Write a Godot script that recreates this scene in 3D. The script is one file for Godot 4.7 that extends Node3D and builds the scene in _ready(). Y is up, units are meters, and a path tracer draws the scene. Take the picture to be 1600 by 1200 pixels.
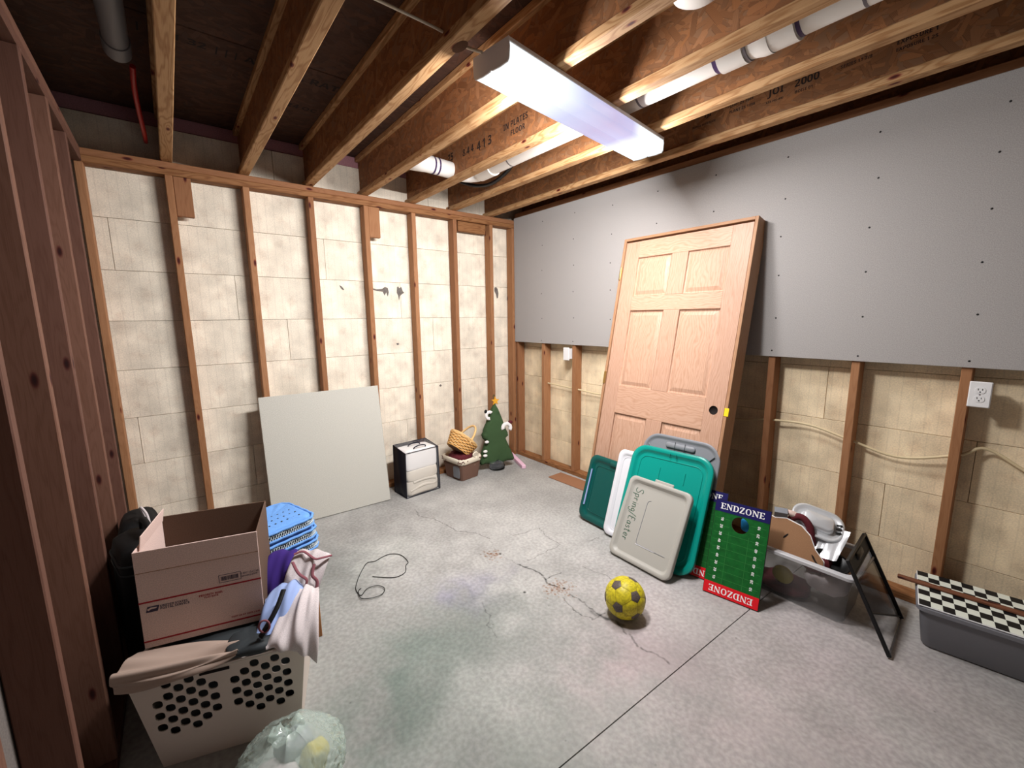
extends Node3D
# A basement storage room: foam-block walls behind stud framing, I-joist ceiling, one shop light.
# x: the back wall runs from x = -3.11 to 0; the long wall is the plane x = 0; z grows towards the camera; floor y = 0.

var rng := RandomNumberGenerator.new()
var taken := {}
var M := {}
var cache := {}

# ------------------------------------------------------------------ naming and tagging
func numbered(called: String) -> String:
	if not taken.has(called):
		taken[called] = 0
		return called
	taken[called] += 1
	return "%s_%03d" % [called, taken[called]]

func tag(o: Node, label: String, category: String, group := "", kind := "") -> void:
	o.set_meta("label", label)
	if category != "": o.set_meta("category", category)
	if group != "": o.set_meta("group", group)
	if kind != "": o.set_meta("kind", kind)

func thing(called: String, label: String, category: String, at := Transform3D(), group := "") -> Node3D:
	var o := Node3D.new()
	o.name = numbered(called)
	add_child(o)
	o.transform = at
	var sets := {"bin_lid": "storage lids leaning by the oak door", "football_toss_board": "pair of football toss boards"}
	tag(o, label, category, sets.get(called, group), "thing")
	return o

func setting(called: String, label: String, category: String) -> Node3D:
	var o := Node3D.new()
	o.name = called
	add_child(o)
	tag(o, label, category, "", "structure")
	return o

func put(called: String, mesh: Mesh, mat: Material, parent: Node, at := Transform3D(), label := "") -> MeshInstance3D:
	var o := MeshInstance3D.new()
	o.mesh = mesh
	o.material_override = mat
	o.transform = at
	o.name = called
	parent.add_child(o, true)
	if label != "": o.set_meta("label", label)
	return o

# ------------------------------------------------------------------ geometry helpers (quads given counter-clockwise from outside)
func begin() -> SurfaceTool:
	var st := SurfaceTool.new()
	st.begin(Mesh.PRIMITIVE_TRIANGLES)
	st.set_smooth_group(-1)
	return st

func done(st: SurfaceTool) -> ArrayMesh:
	st.generate_normals()
	return st.commit()

func v(st: SurfaceTool, p: Vector3, uv: Vector2) -> void:
	st.set_uv(uv)
	st.add_vertex(p)

func tri(st: SurfaceTool, a: Vector3, b: Vector3, c: Vector3, ua := Vector2.ZERO, ub := Vector2.ZERO, uc := Vector2.ZERO) -> void:
	v(st, a, ua); v(st, c, uc); v(st, b, ub)

func quad(st: SurfaceTool, a: Vector3, b: Vector3, c: Vector3, d: Vector3, ua := Vector2.ZERO, ub := Vector2.ZERO, uc := Vector2.ZERO, ud := Vector2.ZERO) -> void:
	tri(st, a, b, c, ua, ub, uc)
	tri(st, a, c, d, ua, uc, ud)

func buv(p: Vector3, long: int, off: Vector2) -> Vector2:
	var a := (long + 1) % 3
	var b := (long + 2) % 3
	return Vector2(p[long], p[a] + p[b]) + off

# a chamfered box; uv in metres, u along its long axis
func box(st: SurfaceTool, xf: Transform3D, size: Vector3, ch := 0.003, off := Vector2.ZERO, axis := -1) -> void:
	var h := size / 2.0
	var c: float = minf(ch, minf(h.x, minf(h.y, h.z)) * 0.9)
	var long := axis if axis >= 0 else size.max_axis_index()
	st.set_smooth_group(-1)
	var corner := func(s: Vector3, ax: int) -> Vector3:
		var p := Vector3(s.x * (h.x - c), s.y * (h.y - c), s.z * (h.z - c))
		p[ax] = s[ax] * h[ax]
		return p
	var emit := func(pts: Array) -> void:
		var q: Array[Vector3] = []
		var u: Array[Vector2] = []
		for p: Vector3 in pts:
			q.append(xf * p)
			u.append(buv(p, long, off))
		# orient outward
		var n: Vector3 = (pts[1] - pts[0]).cross(pts[2] - pts[0])
		var mid := Vector3.ZERO
		for p: Vector3 in pts: mid += p
		if n.dot(mid) < 0:
			q.reverse(); u.reverse()
		if q.size() == 4: quad(st, q[0], q[1], q[2], q[3], u[0], u[1], u[2], u[3])
		else: tri(st, q[0], q[1], q[2], u[0], u[1], u[2])
	for ax in 3:
		var a := (ax + 1) % 3
		var b := (ax + 2) % 3
		for s: int in [-1, 1]:
			var pts := []
			for k: Array in [[-1, -1], [1, -1], [1, 1], [-1, 1]]:
				var sg := Vector3.ZERO
				sg[ax] = s; sg[a] = k[0]; sg[b] = k[1]
				pts.append(corner.call(sg, ax))
			emit.call(pts)
		if c > 0.0:
			for s: int in [-1, 1]:
				for t: int in [-1, 1]:
					var s1 := Vector3.ZERO
					var s2 := Vector3.ZERO
					s1[a] = s; s1[b] = t; s1[ax] = -1
					s2[a] = s; s2[b] = t; s2[ax] = 1
					emit.call([corner.call(s1, a), corner.call(s2, a), corner.call(s2, b), corner.call(s1, b)])
	if c > 0.0:
		for i in 8:
			var s := Vector3(-1 if i & 1 else 1, -1 if i & 2 else 1, -1 if i & 4 else 1)
			emit.call([corner.call(s, 0), corner.call(s, 1), corner.call(s, 2)])

func at(x: float, y: float, z: float) -> Transform3D:
	return Transform3D(Basis(), Vector3(x, y, z))

func rot(p: Vector3, deg: Vector3) -> Transform3D:
	return Transform3D(Basis.from_euler(deg * PI / 180.0), p)

# one plank as a shared mesh; variant shifts the grain
func plank_mesh(size: Vector3, variant := 0, ch := 0.003) -> ArrayMesh:
	var key := "%s/%d" % [size.snapped(Vector3.ONE * 0.001), variant]
	if not cache.has(key):
		var st := begin()
		box(st, Transform3D(), size, ch, Vector2(variant * 0.731, variant * 0.117))
		cache[key] = done(st)
	return cache[key]

func bar(called: String, size: Vector3, centre: Vector3, mat: Material, parent: Node, variant := 0, ch := 0.003, label := "") -> MeshInstance3D:
	return put(called, plank_mesh(size, variant, ch), mat, parent, at(centre.x, centre.y, centre.z), label)

# loft between loops (arrays of equal count); groups: one smooth group per band
func loft(st: SurfaceTool, loops: Array, groups: Array, closed := true) -> void:
	var n: int = loops[0].size()
	for k in loops.size() - 1:
		st.set_smooth_group(groups[k] if k < groups.size() else 0)
		var a: PackedVector3Array = loops[k]
		var b: PackedVector3Array = loops[k + 1]
		for i in (n if closed else n - 1):
			var j := (i + 1) % n
			var u0 := float(i) / n
			var u1 := float(i + 1) / n
			var v0 := float(k) / (loops.size() - 1)
			var v1 := float(k + 1) / (loops.size() - 1)
			quad(st, a[i], a[j], b[j], b[i], Vector2(u0, v0), Vector2(u1, v0), Vector2(u1, v1), Vector2(u0, v1))

func cap(st: SurfaceTool, loop: PackedVector3Array, flip := false, group := -1) -> void:
	var c := Vector3.ZERO
	for p in loop: c += p
	c /= loop.size()
	st.set_smooth_group(group)
	for i in loop.size():
		var a := loop[i]
		var b := loop[(i + 1) % loop.size()]
		if flip: tri(st, c, b, a, Vector2(c.x, c.y), Vector2(b.x, b.y), Vector2(a.x, a.y))
		else: tri(st, c, a, b, Vector2(c.x, c.y), Vector2(a.x, a.y), Vector2(b.x, b.y))

# rounded rectangle in the local XY plane (counter-clockwise from +Z), centre (cx, cy)
func rr(w: float, h: float, r: float, z: float, cx := 0.0, cy := 0.0, seg := 6) -> PackedVector3Array:
	var out := PackedVector3Array()
	for q in 4:
		var ox := (w / 2 - r) * (1 if q == 0 or q == 3 else -1)
		var oy := (h / 2 - r) * (1 if q < 2 else -1)
		for i in seg + 1:
			var a := PI / 2 * (q + float(i) / seg)
			out.append(Vector3(cx + ox + r * cos(a), cy + oy + r * sin(a), z))
	return out

# the same lying flat (XZ plane, counter-clockwise from +Y)
func rrh(w: float, d: float, r: float, y: float, cx := 0.0, cz := 0.0, seg := 6) -> PackedVector3Array:
	var out := PackedVector3Array()
	for p in rr(w, d, r, 0.0, 0, 0, seg): out.append(Vector3(cx + p.x, y, cz - p.y))
	return out

func smooth_path(pts: Array, per := 6, closed := false) -> Array:
	var out := []
	var n := pts.size()
	for i in (n if closed else n - 1):
		var p0: Vector3 = pts[(i - 1 + n) % n] if closed or i > 0 else pts[0]
		var p1: Vector3 = pts[i]
		var p2: Vector3 = pts[(i + 1) % n]
		var p3: Vector3 = pts[(i + 2) % n] if closed or i + 2 < n else pts[n - 1]
		for k in per: out.append(p1.cubic_interpolate(p2, p0, p3, float(k) / per))
	if not closed: out.append(pts[n - 1])
	return out

func tube(st: SurfaceTool, pts: Array, r: float, sides := 8, closed := false, flat := 1.0) -> void:
	var loops := []
	var n := pts.size()
	var up := Vector3(0.13, 0.97, 0.21)
	var side := Vector3.ZERO
	for i in n:
		var p: Vector3 = pts[i]
		var q: Vector3 = pts[(i + 1) % n] if closed or i < n - 1 else pts[i]
		var o: Vector3 = pts[(i - 1 + n) % n] if closed or i > 0 else pts[i]
		var t := (q - o).normalized()
		if side == Vector3.ZERO: side = t.cross(up).normalized()
		side = (side - t * side.dot(t)).normalized()
		var w := side.cross(t)
		var loop := PackedVector3Array()
		for k in sides:
			var a := TAU * k / sides
			loop.append(p + (side * cos(a) * r + w * sin(a) * r * flat))
		loops.append(loop)
	if closed: loops.append(loops[0])
	loft(st, loops, range(loops.size()).map(func(_x): return 1))
	if not closed:
		cap(st, loops[0], true)
		cap(st, loops[n - 1])

# profile of (radius, y) turned round the y axis
func lathe(st: SurfaceTool, xf: Transform3D, prof: Array, sides := 24, group := 1, sx := 1.0, sz := 1.0) -> void:
	var loops := []
	for p: Vector2 in prof:
		var loop := PackedVector3Array()
		for k in sides:
			var a := -TAU * k / sides
			loop.append(xf * Vector3(p.x * cos(a) * sx, p.y, p.x * sin(a) * sz))
		loops.append(loop)
	loft(st, loops, range(loops.size()).map(func(i): return group if group >= 0 else i + 1))

# rounded lump: superellipsoid with noise
func lump(st: SurfaceTool, xf: Transform3D, rad: Vector3, e := 0.6, amp := 0.0, freq := 1.0, nu := 32, nv := 18, ns: FastNoiseLite = null) -> void:
	var pw := func(x: float, k: float) -> float: return signf(x) * pow(absf(x), k)
	var loops := []
	for j in nv + 1:
		var ph := -PI / 2 + PI * j / nv
		var loop := PackedVector3Array()
		for i in nu:
			var th := -TAU * i / nu
			var d := Vector3(pw.call(cos(ph), e) * pw.call(cos(th), e), pw.call(sin(ph), e), pw.call(cos(ph), e) * pw.call(sin(th), e))
			var p := d * rad
			if ns != null and amp > 0.0:
				p += Vector3(cos(ph) * cos(th), sin(ph), cos(ph) * sin(th)) * (1.0 - absf(ns.get_noise_3dv(p * freq)) * 2.0) * amp
			loop.append(xf * p)
		loops.append(loop)
	loft(st, loops, range(loops.size()).map(func(_i): return 1))

# cloth: bicubic Bezier sheet from 16 points, rippled, with thickness
func sheet(st: SurfaceTool, c: Array, thick := 0.003, ripple := 0.0, waves := 6.0, nu := 40, nv := 24, along_v := false) -> void:
	var top := []
	var bern := func(t: float) -> Array: return [pow(1 - t, 3), 3 * t * pow(1 - t, 2), 3 * t * t * (1 - t), t * t * t]
	for j in nv + 1:
		var bv: Array = bern.call(float(j) / nv)
		var row := PackedVector3Array()
		for i in nu + 1:
			var bu: Array = bern.call(float(i) / nu)
			var p := Vector3.ZERO
			for a in 4:
				for b in 4: p += c[a * 4 + b] * bv[a] * bu[b]
			row.append(p)
		top.append(row)
	var nrm := []
	for j in nv + 1:
		var row := PackedVector3Array()
		for i in nu + 1:
			var du: Vector3 = top[j][mini(i + 1, nu)] - top[j][maxi(i - 1, 0)]
			var dv: Vector3 = top[mini(j + 1, nv)][i] - top[maxi(j - 1, 0)][i]
			row.append(du.cross(dv).normalized())
		nrm.append(row)
	var bot := []
	for j in nv + 1:
		var rt := PackedVector3Array()
		var rb := PackedVector3Array()
		for i in nu + 1:
			var t := float(j) / nv if along_v else float(i) / nu
			var s := float(i) / nu if along_v else float(j) / nv
			var d := ripple * (sin(t * TAU * waves + 2.2 * sin(s * 3.1)) + 0.5 * sin(t * TAU * waves * 1.73 + s * 4.0))
			var p: Vector3 = top[j][i] + nrm[j][i] * d
			rt.append(p + nrm[j][i] * thick * 0.5)
			rb.append(p - nrm[j][i] * thick * 0.5)
		top[j] = rt
		bot.append(rb)
	st.set_smooth_group(1)
	for j in nv:
		for i in nu:
			var u := [Vector2(float(i) / nu, float(j) / nv), Vector2(float(i + 1) / nu, float(j) / nv), Vector2(float(i + 1) / nu, float(j + 1) / nv), Vector2(float(i) / nu, float(j + 1) / nv)]
			quad(st, top[j][i], top[j][i + 1], top[j + 1][i + 1], top[j + 1][i], u[0], u[1], u[2], u[3])
			quad(st, bot[j][i], bot[j + 1][i], bot[j + 1][i + 1], bot[j][i + 1], u[0], u[3], u[2], u[1])
	st.set_smooth_group(2)
	for j in nv:
		quad(st, top[j][0], top[j + 1][0], bot[j + 1][0], bot[j][0])
		quad(st, top[j + 1][nu], top[j][nu], bot[j][nu], bot[j + 1][nu])
	for i in nu:
		quad(st, top[0][i + 1], top[0][i], bot[0][i], bot[0][i + 1])
		quad(st, top[nv][i], top[nv][i + 1], bot[nv][i + 1], bot[nv][i])

# polygon (XY, any winding) extruded along z by t, centred on z = 0
func prism(st: SurfaceTool, poly: PackedVector2Array, t: float, xf := Transform3D()) -> void:
	var p := poly
	if Geometry2D.is_polygon_clockwise(p) :
		p = p.duplicate(); p.reverse()
	var idx := Geometry2D.triangulate_polygon(p)
	st.set_smooth_group(-1)
	for k in range(0, idx.size(), 3):
		var a := p[idx[k]]; var b := p[idx[k + 1]]; var c := p[idx[k + 2]]
		if (b - a).cross(c - a) < 0:
			var s := b; b = c; c = s
		tri(st, xf * Vector3(a.x, a.y, t / 2), xf * Vector3(b.x, b.y, t / 2), xf * Vector3(c.x, c.y, t / 2), a, b, c)
		tri(st, xf * Vector3(a.x, a.y, -t / 2), xf * Vector3(c.x, c.y, -t / 2), xf * Vector3(b.x, b.y, -t / 2), a, c, b)
	for i in p.size():
		var a := p[i]; var b := p[(i + 1) % p.size()]
		quad(st, xf * Vector3(a.x, a.y, -t / 2), xf * Vector3(b.x, b.y, -t / 2), xf * Vector3(b.x, b.y, t / 2), xf * Vector3(a.x, a.y, t / 2), a, b, b, a)

# rectangle plate (x0..x1, y0..y1) with a round hole, thickness t, front face at z = 0
func holed(st: SurfaceTool, x0: float, x1: float, y0: float, y1: float, hc: Vector2, r: float, t: float, off := Vector2.ZERO, z0 := 0.0) -> void:
	var angs := []
	for i in 48: angs.append(TAU * i / 48)
	for c: Vector2 in [Vector2(x0, y0), Vector2(x1, y0), Vector2(x1, y1), Vector2(x0, y1)]: angs.append(fposmod((c - hc).angle(), TAU))
	angs.sort()
	st.set_smooth_group(-1)
	var n := angs.size()
	for i in n:
		var q := []
		for a: float in [angs[i], angs[(i + 1) % n]]:
			var d := Vector2(cos(a), sin(a))
			var tx := ((x1 if d.x > 0 else x0) - hc.x) / d.x if absf(d.x) > 1e-6 else 1e9
			var ty := ((y1 if d.y > 0 else y0) - hc.y) / d.y if absf(d.y) > 1e-6 else 1e9
			q.append(hc + d * r)
			q.append(hc + d * minf(tx, ty))
		var f := func(p: Vector2, z: float) -> Vector3: return Vector3(p.x, p.y, z + z0)
		var u := func(p: Vector2) -> Vector2: return Vector2(p.y, p.x) + off
		quad(st, f.call(q[0], 0), f.call(q[1], 0), f.call(q[3], 0), f.call(q[2], 0), u.call(q[0]), u.call(q[1]), u.call(q[3]), u.call(q[2]))
		quad(st, f.call(q[0], -t), f.call(q[2], -t), f.call(q[3], -t), f.call(q[1], -t), u.call(q[0]), u.call(q[2]), u.call(q[3]), u.call(q[1]))
		quad(st, f.call(q[0], 0), f.call(q[2], 0), f.call(q[2], -t), f.call(q[0], -t), u.call(q[0]), u.call(q[2]), u.call(q[2]), u.call(q[0]))
		quad(st, f.call(q[1], -t), f.call(q[3], -t), f.call(q[3], 0), f.call(q[1], 0), u.call(q[1]), u.call(q[3]), u.call(q[3]), u.call(q[1]))

# frame of a thing that leans: x along the floor edge, y up its face, z out of its face
func leaning(mid: Vector3, edge: Vector3, deg: float, lift := 0.0) -> Transform3D:
	var e := edge.normalized()
	var n := e.cross(Vector3.UP)
	var a := deg_to_rad(deg)
	return Transform3D(Basis(e, Vector3.UP * cos(a) - n * sin(a), n * cos(a) + Vector3.UP * sin(a)), mid + Vector3.UP * lift)

func writing(called: String, text: String, height: float, mat: Material, parent: Node, xf: Transform3D, font := "Droid Serif", weight := 700, depth := 0.0008) -> MeshInstance3D:
	var t := TextMesh.new()
	var f := SystemFont.new()
	f.font_names = PackedStringArray([font])
	f.font_weight = weight
	t.font = f
	t.text = text
	t.font_size = 32
	t.pixel_size = height / 23.0
	t.depth = depth
	return put(called, t, mat, parent, xf)

# ------------------------------------------------------------------ textures
func noise(seed_: int, freq: float, oct := 4, type := FastNoiseLite.TYPE_SIMPLEX_SMOOTH) -> FastNoiseLite:
	var n := FastNoiseLite.new()
	n.seed = seed_
	n.noise_type = type
	n.frequency = freq
	n.fractal_octaves = oct
	return n

func noise_bytes(w: int, h: int, seed_: int, freq: float, oct := 4, sw := 1, sh := 1) -> PackedByteArray:
	var im := noise(seed_, freq, oct).get_seamless_image(w / sw, h / sh)
	im.convert(Image.FORMAT_L8)
	if sw > 1 or sh > 1: im.resize(w, h, Image.INTERPOLATE_CUBIC)
	return im.get_data()

func tex(w: int, h: int, data: PackedByteArray) -> ImageTexture:
	return ImageTexture.create_from_image(Image.create_from_data(w, h, false, Image.FORMAT_RGB8, data))

# board grain, u along the board (1024 px) and v across (256 px); light on average so that the material tints it
func grain(seed_: int, rings: float, knots: int, contrast: float, lo: Color, hi: Color) -> ImageTexture:
	var w := 1024
	var h := 256
	var warp := noise_bytes(w, h, seed_, 0.012, 3, 4, 1)
	var fibre := noise_bytes(w, h, seed_ + 1, 0.35, 2, 16, 1)
	var r := RandomNumberGenerator.new()
	r.seed = seed_
	var ks := []
	for i in knots: ks.append([r.randf() * w, r.randf() * h, r.randf_range(5.0, 11.0)])
	var kd := PackedFloat32Array()
	kd.resize(w * h)
	var kp := PackedFloat32Array()
	kp.resize(w * h)
	for k: Array in ks:
		var R: float = k[2]
		for y in range(int(k[1] - R * 5), int(k[1] + R * 5)):
			for x in range(int(k[0] - R * 14), int(k[0] + R * 14)):
				var dx: float = (x - k[0]) / (R * 3.0)
				var dy: float = (y - k[1]) / R
				var i := posmod(y, h) * w + posmod(x, w)
				kp[i] += 1.1 * exp(-(dx * dx + dy * dy) * 0.25)
				var dc: float = (x - k[0]) / (R * 1.3)
				kd[i] += exp(-pow(dc * dc + dy * dy, 1.6) * 1.4)
	var d := PackedByteArray()
	d.resize(w * h * 3)
	for y in h:
		for x in w:
			var i := y * w + x
			var ph := float(y) / h * rings + warp[i] / 255.0 * 3.2 + kp[i] * 2.0
			var s := 0.5 + 0.5 * sin(ph * TAU)
			s = s * s * contrast + (fibre[i] / 255.0 - 0.5) * 0.5
			var c := hi.lerp(lo, clampf(s, 0.0, 1.0))
			var k := 1.0 - 0.62 * minf(kd[i], 1.0)
			d[i * 3] = int(c.r * k * 255)
			d[i * 3 + 1] = int(c.g * k * k * 255)
			d[i * 3 + 2] = int(c.b * k * k * 255)
	return tex(w, h, d)

func strand_board() -> ImageTexture:
	var w := 768
	var d := PackedByteArray()
	d.resize(w * w * 3)
	d.fill(205)
	var r := RandomNumberGenerator.new()
	r.seed = 77
	for f in 1150:
		var cx := r.randf() * w
		var cy := r.randf() * w
		var L := r.randf_range(22, 52)
		var W := r.randf_range(4, 13)
		var a := r.randfn(0.0, 0.75)
		var ca := cos(a)
		var sa := sin(a)
		var t := r.randf_range(0.80, 1.0)
		var warm := r.randf_range(-0.05, 0.07)
		var cr := 255.0 * t
		var cg := 255.0 * t * (0.93 + warm * 0.4)
		var cb := 255.0 * t * (0.84 + warm)
		var R := int(L)
		for y in range(-R, R):
			for x in range(-R, R):
				var u := x * ca + y * sa
				var q := -x * sa + y * ca
				if absf(u) < L * (1.0 - absf(q) / W * 0.25) and absf(q) < W:
					var e := 0.80 if q < -W + 1.6 else 0.93 + 0.07 * sin(q * 2.1 + u * 0.03)
					var i := (posmod(int(cy) + y, w) * w + posmod(int(cx) + x, w)) * 3
					d[i] = int(cr * e)
					d[i + 1] = int(cg * e)
					d[i + 2] = int(cb * e)
	return tex(w, w, d)

const FX := -3.32
const FZ := -0.32
const FW := 3.66
const FD := 5.26
# the concrete: mottling, damp and chalky patches, hairline cracks and rust, laid out in room coordinates
func concrete() -> ImageTexture:
	var qw := 320
	var qh := 460
	var n1 := noise_bytes(qw, qh, 5, 0.012, 4)
	var n2 := noise_bytes(qw, qh, 9, 0.05, 5)
	var blobs := [  # x, z, radius x, radius z, change r g b
		[-1.98, 1.92, 0.42, 0.30, -30, -24, -26], [-1.72, 1.72, 0.16, 0.16, -13, -13, -10], [-2.35, 2.08, 0.35, 0.28, -22, -16, -18], [-1.66, 1.62, 0.20, 0.16, -1, -2, 5],
		[-2.10, 2.55, 0.40, 0.25, -16, -12, -14], [-2.6, 1.2, 0.4, 0.5, -12, -9, -10], [-1.9, 1.05, 0.25, 0.2, 8, 9, 8], [-1.2, 1.2, 0.6, 0.5, 8, 8, 8], [-0.95, 2.25, 0.4, 0.3, 6, 3, 5], [-1.35, 2.45, 0.35, 0.25, 5, -2, 0],
		[-0.6, 3.1, 0.5, 0.5, 4, 0, 2], [-1.3, 3.0, 0.6, 0.4, 3, -2, -1], [-1.0, 0.5, 0.7, 0.25, 6, 6, 6], [-2.2, 0.9, 0.3, 0.3, -10, -8, -8]]
	var im := Image.create_empty(qw, qh, false, Image.FORMAT_RGB8)
	for y in qh:
		for x in qw:
			var i := y * qw + x
			var wx := FX + FW * x / qw
			var wz := FZ + FD * y / qh
			var a := (n1[i] - 128) * 0.11 + (n2[i] - 128) * 0.07
			var c := Vector3(176 + a, 175 + a, 173 + a)
			for b: Array in blobs:
				var dx: float = (wx - b[0] + (n2[i] - 128) * 0.0016) / b[2]
				var dz: float = (wz - b[1] + (n1[i] - 128) * 0.0016) / b[3]
				var g := exp(-(dx * dx + dz * dz) * 1.2)
				c += Vector3(b[4], b[5], b[6]) * g * 1.35 * (0.6 + n2[i] / 255.0 * 0.8)
			im.set_pixel(x, y, Color8(int(clampf(c.x, 0, 255)), int(clampf(c.y, 0, 255)), int(clampf(c.z, 0, 255))))
	var w := 1280
	var h := 1840
	im.resize(w, h, Image.INTERPOLATE_CUBIC)
	var d := im.get_data()
	var fine := noise_bytes(w, h, 21, 0.11, 3)
	for i in w * h:
		var f := 0.90 + fine[i] * 0.0008
		d[i * 3] = int(d[i * 3] * f)
		d[i * 3 + 1] = int(d[i * 3 + 1] * f)
		d[i * 3 + 2] = int(d[i * 3 + 2] * f)
	var r := RandomNumberGenerator.new()
	r.seed = 4
	var dab := func(wx: float, wz: float, rad: float, k: Vector3) -> void:
		var px := (wx - FX) / FW * w
		var pz := (wz - FZ) / FD * h
		var R := int(ceil(rad))
		for y in range(-R, R + 1):
			for x in range(-R, R + 1):
				var q := 1.0 - sqrt(x * x + y * y) / (rad + 0.4)
				var xx := int(px) + x
				var yy := int(pz) + y
				if q > 0 and xx >= 0 and yy >= 0 and xx < w and yy < h:
					var i := (yy * w + xx) * 3
					for e in 3: d[i + e] = int(d[i + e] * (1.0 - q * (1.0 - k[e])))
	var lines := [
		[1.5, 0.78, [-1.48, 0.546, -1.502, 0.681, -1.434, 0.775, -1.401, 1.045, -1.307, 1.171, -1.29, 1.292]], [1.3, 0.86, [-1.29, 1.292, -1.333, 1.372, -1.344, 1.498, -1.337, 1.629]],
		[2.2, 0.70, [-1.337, 1.629, -1.305, 1.691, -1.29, 1.828, -1.32, 1.888, -1.304, 1.942]], [2.0, 0.80, [-1.285, 2.017, -1.284, 2.129, -1.307, 2.23, -1.276, 2.304, -1.295, 2.41, -1.321, 2.486, -1.30, 2.62]],
		[4.5, 0.84, [-1.30, 2.19, -1.307, 2.23, -1.276, 2.304, -1.27, 2.36]], [1.3, 0.74, [-1.351, 2.029, -1.369, 2.146, -1.346, 2.23, -1.263, 2.25]],
		[1.3, 0.80, [-1.143, 1.355, -0.922, 1.38, -0.969, 1.485, -0.975, 1.643, -1.263, 1.641]], [1.3, 0.72, [-1.299, 1.852, -1.19, 1.856]], [1.3, 0.80, [-1.048, 1.892, -0.998, 2.124]],
		[1.4, 0.80, [-0.81, 1.723, -0.702, 1.738]], [1.4, 0.82, [-1.702, 1.784, -1.714, 1.894, -1.777, 1.93, -1.785, 2.034]], [1.2, 0.88, [-1.622, 1.876, -1.471, 1.853]], [1.2, 0.88, [-2.12, 1.62, -2.09, 1.71]]]
	for l: Array in lines:
		var p: Array = l[2]
		for s in range(0, p.size() - 2, 2):
			var a := Vector2(p[s], p[s + 1])
			var b := Vector2(p[s + 2], p[s + 3])
			var steps := int(a.distance_to(b) * 400)
			var nn := noise(s + 3, 9.0, 3)
			for k in steps:
				var q := a.lerp(b, float(k) / steps)
				q += Vector2(nn.get_noise_2d(q.y * 1.2, q.x), nn.get_noise_2d(q.x * 1.2, q.y + 7.0)) * 0.018
				dab.call(q.x, q.y, l[0] * r.randf_range(0.7, 1.25), Vector3.ONE * clampf(l[1] + 0.09 + r.randf_range(-0.05, 0.06), 0, 1))
	for c: Array in [[-1.389, 1.448, 0.030, 60], [-1.304, 1.950, 0.038, 110]]:
		for k: int in c[3]:
			dab.call(c[0] + r.randfn() * c[2], c[1] + r.randfn() * c[2], r.randf_range(1.0, 3.0), Vector3(0.86, 0.72, 0.64))
	for c: Array in [[-1.347, 1.475], [-1.283, 1.975], [-1.47, 1.86]]: dab.call(c[0], c[1], 3.4, Vector3(0.1, 0.1, 0.1))
	for k in 130: dab.call(r.randf_range(-2.6, -0.2), r.randf_range(0.3, 4.2), r.randf_range(0.8, 2.2), Vector3.ONE * r.randf_range(0.72, 0.93))
	return tex(w, h, d)

# foam block face: pale, faint vertical moulding lines and smudges; 1 m square
func foam_face() -> ImageTexture:
	var w := 512
	var n1 := noise_bytes(w, w, 31, 0.008, 4)
	var n2 := noise_bytes(w, w, 33, 0.22, 2)
	var n3 := noise_bytes(w, w, 35, 0.015, 3, 1, 1)
	var d := PackedByteArray()
	d.resize(w * w * 3)
	for y in w:
		for x in w:
			var i := y * w + x
			var t := 236.0 + (n1[i] - 128) * 0.16 + (n2[i] - 128) * 0.13
			var m := absf(fposmod(x / 512.0 * 20.0, 1.0) - 0.5)
			if m > 0.44: t -= 9.0 * (0.4 + n1[i] / 255.0)
			var s := maxf(0.0, n3[i] - 150) * 0.16
			d[i * 3] = int(clampf(t - s * 0.7, 0, 255))
			d[i * 3 + 1] = int(clampf(t * 0.965 - s * 0.95, 0, 255))
			d[i * 3 + 2] = int(clampf(t * 0.895 - s * 1.0, 0, 255))
	return tex(w, w, d)

func plain_noise(seed_: int, freq: float, spread: float, w := 256) -> ImageTexture:
	var n := noise_bytes(w, w, seed_, freq, 4)
	var d := PackedByteArray()
	d.resize(w * w * 3)
	for i in w * w:
		var t := int(clampf(240.0 + (n[i] - 128) * spread, 0, 255))
		d[i * 3] = t; d[i * 3 + 1] = t; d[i * 3 + 2] = t
	return tex(w, w, d)

func mat(color: Color, rough := 0.8, t: Texture2D = null, scale := Vector3.ONE, triplanar := false) -> StandardMaterial3D:
	var m := StandardMaterial3D.new()
	m.albedo_color = color
	m.roughness = rough
	m.metallic_specular = 0.4
	if t != null:
		m.albedo_texture = t
		m.uv1_scale = scale
		m.uv1_triplanar = triplanar
	return m

func bumpy(m: StandardMaterial3D, t: Texture2D, cm: float) -> StandardMaterial3D:
	m.heightmap_enabled = true
	m.heightmap_texture = t
	m.heightmap_scale = cm
	return m

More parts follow.
